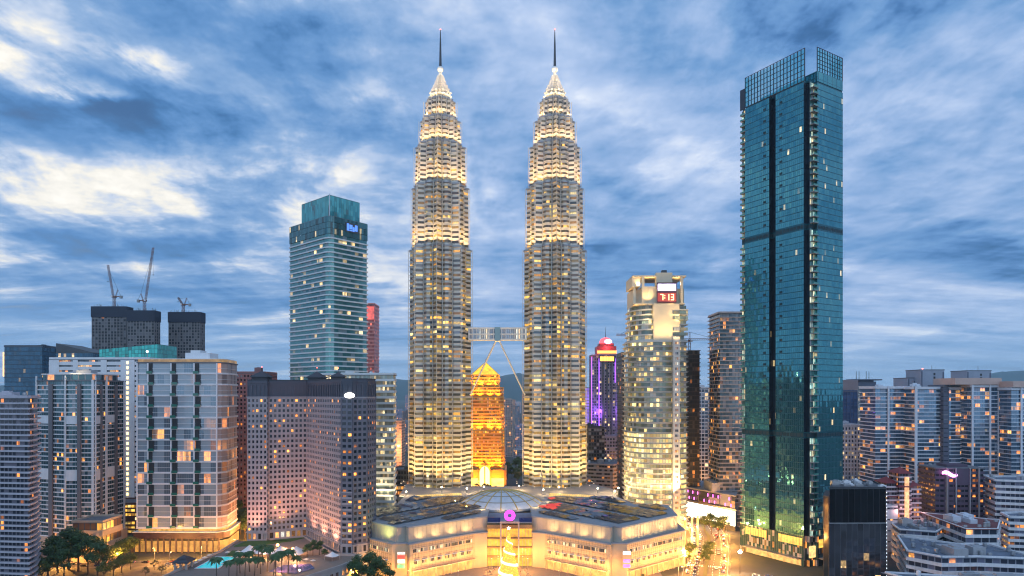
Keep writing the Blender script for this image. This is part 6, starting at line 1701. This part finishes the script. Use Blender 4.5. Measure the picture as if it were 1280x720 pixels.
for px, py in ((318,721),(306,722),(312,714),(322,709),(329,706),(336,702),(326,717),(334,714),(342,719),(352,716),(345,722),(360,716),(372,715),(296,723),(286,724),(271,725),(300,716)):
    x, y = at(px, py, 15); put_tree('palm', x, y, trr.uniform(1.05,1.5), 'palm tree by the pool on the hotel podium', 'palms on the hotel podium', 14.75)
for px, py, s in ((889,668,1.6),(898,672,1.5),(881,664,1.3),(905,665,1.3)):
    x, y = at(px, py); put_tree('mid', x, y, s, 'spreading tree before the blinding white shop frontage', 'trees before the white frontage')
for px, py, s in ((862,698,1.1),(858,704,.9),(884,700,1.1),(880,708,1.0),(888,694,1.0)):
    x, y = at(px, py); put_tree('mid', x, y, s, 'lamp-lit tree along the avenue at the right end of the mall', 'trees along the avenue')
for k in range(16):
    px = 500+k*22+trr.uniform(-5,5)
    if 610 < px < 665: continue
    x, y = at(px, 733+trr.uniform(-3,4)); put_tree('small', x, y, trr.uniform(.6,.9), 'small clipped tree on the plaza before the mall', 'small trees on the plaza')
for k in range(26):
    x, y = at(*trr.choice([(trr.uniform(1058,1092),trr.uniform(598,612)), (trr.uniform(1052,1100),trr.uniform(616,626))])); put_tree('dark', x, y, trr.uniform(1.0,1.5), 'dark tree among the low halls behind the black glass block', 'trees among the low halls')
for k in range(14):
    Y = trr.uniform(820,1000); put_tree('mid', PX(trr.uniform(632,656),Y), Y, trr.uniform(1.1,1.6), 'amber lit tree right of the golden tower', 'trees beside the golden tower')
for k in range(8):
    Y = trr.uniform(740,765); put_tree('mid', PX(trr.uniform(588,628),Y), Y, trr.uniform(.7,1.0), 'amber lit tree at the foot of the golden tower', 'trees at the foot of the golden tower')
for px, py in ((1160,652),(1165,650),(1170,648)):
    x, y = at(px, py); put_tree('dark', x, y, 1.0, 'dark tree at the foot of the dark purple office', 'trees by the purple office')

# ------------------------------------------------------------------ cars
def car_proto(name, col, L=4.4, Wd=1.8, H=1.45, van=False):
    E = thing(name, '', 'car' if not van else 'van')
    body = mat('paint_%s' % col[0], col[1], .25, .1, var=.02); m = MB()
    prof = [(-L/2,.35),(L/2,.35),(L/2,.75),(L/2-.15,.88),(L*.22,.95),(-L/2+.2,1.0),(-L/2,.85)]
    def ext(prof, w0, mb, w1=None):
        w1 = w1 or w0; n = len(prof); zm = max(z for _, z in prof)
        a = [(x,-(w1 if z == zm else w0),z) for x, z in prof]; b = [(x,(w1 if z == zm else w0),z) for x, z in prof]
        for i in range(n): mb.face([a[i], a[(i+1)%n], b[(i+1)%n], b[i]])
        mb.face(a); mb.face(b[::-1])
    ext(prof, Wd/2, m); m.build('body', body, E)
    c = MB(); ext([(-L*.40,.97),(L*.24,.93),(L*.08,H-.03),(-L*.28,H-.03)] if not van else [(-L*.49,.97),(L*.34,.93),(L*.24,H-.03),(-L*.48,H-.03)], Wd/2-.12, c, Wd/2-.25); c.build('cabin', mat('car_glass', (.02,.025,.03), .08), E)
    r = MB(); ext([(-L*.28,H-.029),(L*.08,H-.029),(L*.06,H+.03),(-L*.26,H+.03)] if not van else [(-L*.48,H-.029),(L*.24,H-.029),(L*.23,H+.03),(-L*.47,H+.03)], Wd/2-.24, r); r.build('roof', body, E)
    for x in (-L*.31, L*.31):
        for y in (-Wd/2, Wd/2): MB().tube((x,y-.1,.33),(x,y+.1,.33),.33,n=12).build('wheel', mat('tyre', (.02,.02,.02), .8), E)
    for y in (-.62,.62):
        MB().box(L/2-.02,L/2+.04,y-.2,y+.2,.58,.76).build('headlight', glow('headlight', (1,.90,.70), 5, 'NONE'), E)
        MB().box(-L/2-.04,-L/2+.02,y-.2,y+.2,.62,.8).build('taillight', glow('taillight', (1,.04,.02), 3, 'NONE'), E)
    return E
CP = {}
CC = {'white': (.75,.75,.74), 'silver': (.42,.43,.45), 'black': (.02,.02,.022), 'red': (.38,.03,.03), 'blue': (.04,.08,.25)}
crr = random.Random(21)
def put_car(p, ang, col, where, van=False, z=.02):
    key = (col, van)
    if key not in CP: CP[key] = car_proto('van' if van else 'car', (col, CC[col]), 5.2 if van else 4.4, 1.9 if van else 1.8, 2.1 if van else 1.45, van); o = CP[key]
    else: o = copy_tree(CP[key])
    o.location = (p.x, p.y, z); o.rotation_euler = (0,0,ang); o['label'] = '%s %s %s' % (col, 'van' if van else 'car', where); o['group'] = '%s %ss %s' % (col, 'van' if van else 'car', where)
cols = list(CC)
used = []
for k, (p, d) in enumerate(resample(AV, 8.5)):
    n = Vector((d.y,-d.x))
    for s, dr in ((-11,-1),(-6.6,-1),(6.6,1),(11,1)):
        if crr.random() < .5 or p.y > 640 or p.y < 395: continue
        q = p+n*s+d*crr.uniform(-1.5,1.5); put_car(q, math.atan2(d.y*dr, d.x*dr), crr.choice(cols), 'coming towards the camera on the avenue' if dr < 0 else 'driving away along the avenue', crr.random() < .12)
for k, (p, d) in enumerate(resample(LR, 9)):
    n = Vector((d.y,-d.x))
    for s, dr in ((-3.4,-1),(3.4,1)):
        if crr.random() < .45 or p.y > 520: continue
        put_car(p+n*s, math.atan2(d.y*dr, d.x*dr), crr.choice(cols), 'on the side road left of the hotel')
u = Vector((.30,.954)); n = Vector((u.y,-u.x))
for r_ in range(2):
    for k in range(9):
        put_car(Vector((141,388))+u*(k*2.9)+n*(r_*7.5+6), math.atan2(n.y, n.x), crr.choice(cols), 'parked below the teal skyscraper')

# ------------------------------------------------------------------ roof clutter on the low blocks
def inside(x, y, P):
    c = False
    for (x0, y0), (x1, y1) in zip(P, P[1:]+P[:1]):
        if (y0 > y) != (y1 > y) and x < (x1-x0)*(y-y0)/(y1-y0)+x0: c = not c
    return c
RK = {}
def roof_kit(E, n, seed):
    """tanks, air conditioners and pipes as parts of the block they serve"""
    rf = [o for o in E.children if o.name.startswith('roof') and o.type == 'MESH'][0]
    vs = [v.co for v in rf.data.vertices]; z = max(v.z for v in vs); P = []
    top = max(rf.data.polygons, key=lambda p: (round(p.center.z, 3), len(p.vertices)))
    P = [(rf.data.vertices[i].co.x, rf.data.vertices[i].co.y) for i in top.vertices]; Q = offset(ccw(P), -2.0)
    if not RK:
        RK['air_conditioner'] = MB().box(-1.1,1.1,-.6,.6,0,1.3).tube((-.5,0,1.3),(-.5,0,1.5),.4,n=10).tube((.5,0,1.3),(.5,0,1.5),.4,n=10)
        RK['water_tank'] = MB().tube((0,0,.5),(0,0,2.9),1.2,n=14).tube((0,0,2.9),(0,0,3.2),1.2,.3,14).box(-1,1,-.15,.15,0,.5).box(-.15,.15,-1,1,0,.5)
        RK['vent_pipe'] = MB().box(-3.2,3.2,-.14,.14,.15,.42).box(-3.2,-2.9,-.14,.14,0,1.3).box(2.9,3.2,-.14,.14,0,.9)
    rr = random.Random(seed); xs = [p[0] for p in Q]; ys = [p[1] for p in Q]; done = {}
    for _ in range(n*12):
        if n <= 0: break
        x, y = rr.uniform(min(xs), max(xs)), rr.uniform(min(ys), max(ys))
        if not inside(x, y, Q): continue
        k = rr.choice(['air_conditioner','air_conditioner','water_tank','vent_pipe'])
        if k not in done: o = RK[k].build(k, {'air_conditioner': grey, 'water_tank': rr.choice([steel, white]), 'vent_pipe': steel}[k], E); done[k] = o
        else: o = copy_of(done[k], (0,0,0))
        o.location = (x, y, z-.02); o.rotation_euler = (0,0,rr.choice([0, math.pi/2])+rr.uniform(-.1,.1)); n -= 1
for i, (nm, k) in enumerate((('white_slab_offices',16),('white_terrace_block',12),('red_roofed_school',12),('curved_white_mall',30),('curved_white_mall.001',12),('low_white_shops',12),('white_side_block',3),('low_green_roof_hall',10),('low_office_wing',6),('glass_residence',10),('dark_purple_office',6),('balcony_apartment_tower',8),('white_office_block',5),('striped_low_block',5))):
    roof_kit(bpy.data.objects[nm], k, 500+i)

# ------------------------------------------------------------------ people
def person_proto(shirt, legs, seed):
    rr = random.Random(seed); st = rr.uniform(.18,.32)
    J = {'pelvis':(0,0,.95,.15),'chest':(0,0,1.28,.17),'neck':(0,.0,1.48,.06),'head':(0,.02,1.63,.10),'crown':(0,.01,1.72,.075),
         'hl':(-.09,0,.90,.10),'kl':(-.10,st*.6,.50,.07),'fl':(-.10,st*.5,.06,.05),'tl':(-.10,st*.5+.15,.04,.04),
         'hr':(.09,0,.90,.10),'kr':(.10,-.02,.50,.07),'fr':(.10,-st,.08,.05),'tr':(.10,-st+.15,.04,.04),
         'sl':(-.20,0,1.40,.065),'el':(-.25,-.06,1.13,.05),'wl':(-.24,-.02,.88,.038),'sr':(.20,0,1.40,.065),'er':(.25,.05,1.13,.05),'wr':(.24,.16,.90,.038)}
    names = list(J); E_ = [('pelvis','chest'),('chest','neck'),('neck','head'),('head','crown'),('pelvis','hl'),('hl','kl'),('kl','fl'),('fl','tl'),('pelvis','hr'),('hr','kr'),('kr','fr'),('fr','tr'),('chest','sl'),('sl','el'),('el','wl'),('chest','sr'),('sr','er'),('er','wr')]
    me = bpy.data.meshes.new('person'); me.from_pydata([J[n][:3] for n in names], [(names.index(a), names.index(b)) for a, b in E_], [])
    o = bpy.data.objects.new('person_build', me); COL.objects.link(o)
    o.modifiers.new('s', 'SKIN'); sv = me.skin_vertices[0].data
    for i, n in enumerate(names): sv[i].radius = (J[n][3], J[n][3]*.8); sv[i].use_root = (n == 'pelvis')
    o.modifiers.new('d', 'SUBSURF').render_levels = 1; o.modifiers['d'].levels = 1
    bpy.context.view_layer.update()
    nm = bpy.data.meshes.new_from_object(o.evaluated_get(bpy.context.evaluated_depsgraph_get())); nm.name = 'person'
    bpy.data.objects.remove(o)
    nm.materials.clear()
    for m in (mat('skin', (.38,.22,.15), .6), mat('cloth_'+shirt[0], shirt[1], .8), mat('cloth_'+legs[0], legs[1], .8), mat('dark_hair', (.015,.012,.01), .6)): nm.materials.append(m)
    for p in nm.polygons:
        c = p.center; p.use_smooth = True
        p.material_index = 3 if c.z > 1.66 or (c.z > 1.54 and c.y < 0) else 0 if c.z > 1.45 or (abs(c.x) > .2 and c.z < 1.08) else 1 if c.z > .93 else 2 if c.z > .08 else 3
    p = bpy.data.objects.new('person', nm); COL.objects.link(p); return p
prr = random.Random(9); PP = []
for i, (s, l, d) in enumerate(((('white',(.6,.6,.6)),('navy',(.03,.04,.09)),'in a white shirt and dark trousers'), (('red',(.4,.04,.04)),('black',(.02,.02,.02)),'in a red shirt and black trousers'), (('charcoal',(.05,.05,.06)),('khaki',(.3,.25,.17)),'in a dark shirt and khaki trousers'))): PP.append((person_proto(s, l, i), d))
used_ = set()
for k in range(44):
    i = prr.randrange(3); p, d = PP[i]
    if k < 26: x, y, w = prr.uniform(-17,13), prr.uniform(408.5,426), 'walking before the mall entrance'
    else: x, y, w = prr.uniform(119.5,123)+(k-26)*.55, 424+(k-26)*2.0, 'walking on the pavement beside the avenue'
    if (x-PX(636,404))**2+(y-404)**2 < 64: continue
    o = p if i not in used_ else copy_of(p, (0,0,0)); used_.add(i)
    o.location = (x, y, .02); o.rotation_euler = (0,0,prr.uniform(0,6.28)); tag(o, 'person %s, %s' % (d, w), 'person', 'people %s %s' % (d, w))
for i in range(3):
    if i not in used_: bpy.data.objects.remove(PP[i][0])

# ------------------------------------------------------------------ parasols round the hotel pool
pa = None
for k, (x, y) in enumerate(((-184,376),(-184,382),(-184,388),(-184,394),(-166.5,374),(-166.5,380),(-176,401),(-170,402),(-126,383),(-122,384),(-117,381),(-139,384))):
    if pa is None:
        pa = thing('parasol', '', 'parasol'); MB().tube((0,0,0),(0,0,2.6),.05,n=6).build('pole', steel, pa)
        m = MB()
        for q in range(8):
            a, b = 2*math.pi*q/8, 2*math.pi*(q+1)/8; m.face([(1.6*math.cos(a),1.6*math.sin(a),2.15),(1.6*math.cos(b),1.6*math.sin(b),2.15),(0,0,2.8)]); m.face([(1.6*math.cos(b),1.6*math.sin(b),2.15),(1.6*math.cos(a),1.6*math.sin(a),2.15),(0,0,2.74)])
        m.build('canopy', mat('parasol_cloth', (.66,.62,.55), .8), pa); o = pa
    else: o = copy_tree(pa)
    o.location = (x, y, 14.75); o['label'] = 'pale parasol beside a pool on the hotel garden podium'; o['group'] = 'parasols on the hotel podium'
# ================================================================== dusk haze
def haze():
    m = bpy.data.materials.new('haze_air'); m.use_nodes = True; t = NT(m.node_tree); t.n.clear()
    out = t.add('ShaderNodeOutputMaterial'); v = t.add('ShaderNodeVolumePrincipled')
    v.inputs['Color'].default_value = (0.60,0.86,1.0,1); v.inputs['Density'].default_value = 4.5e-5; v.inputs['Anisotropy'].default_value = 0.0
    t.l.new(v.outputs[0], out.inputs['Volume'])
    o = MB().box(-17500,17500,-1500,15500,-1,800); o = o.build('haze', m); tag(o, kind='stuff')
haze()
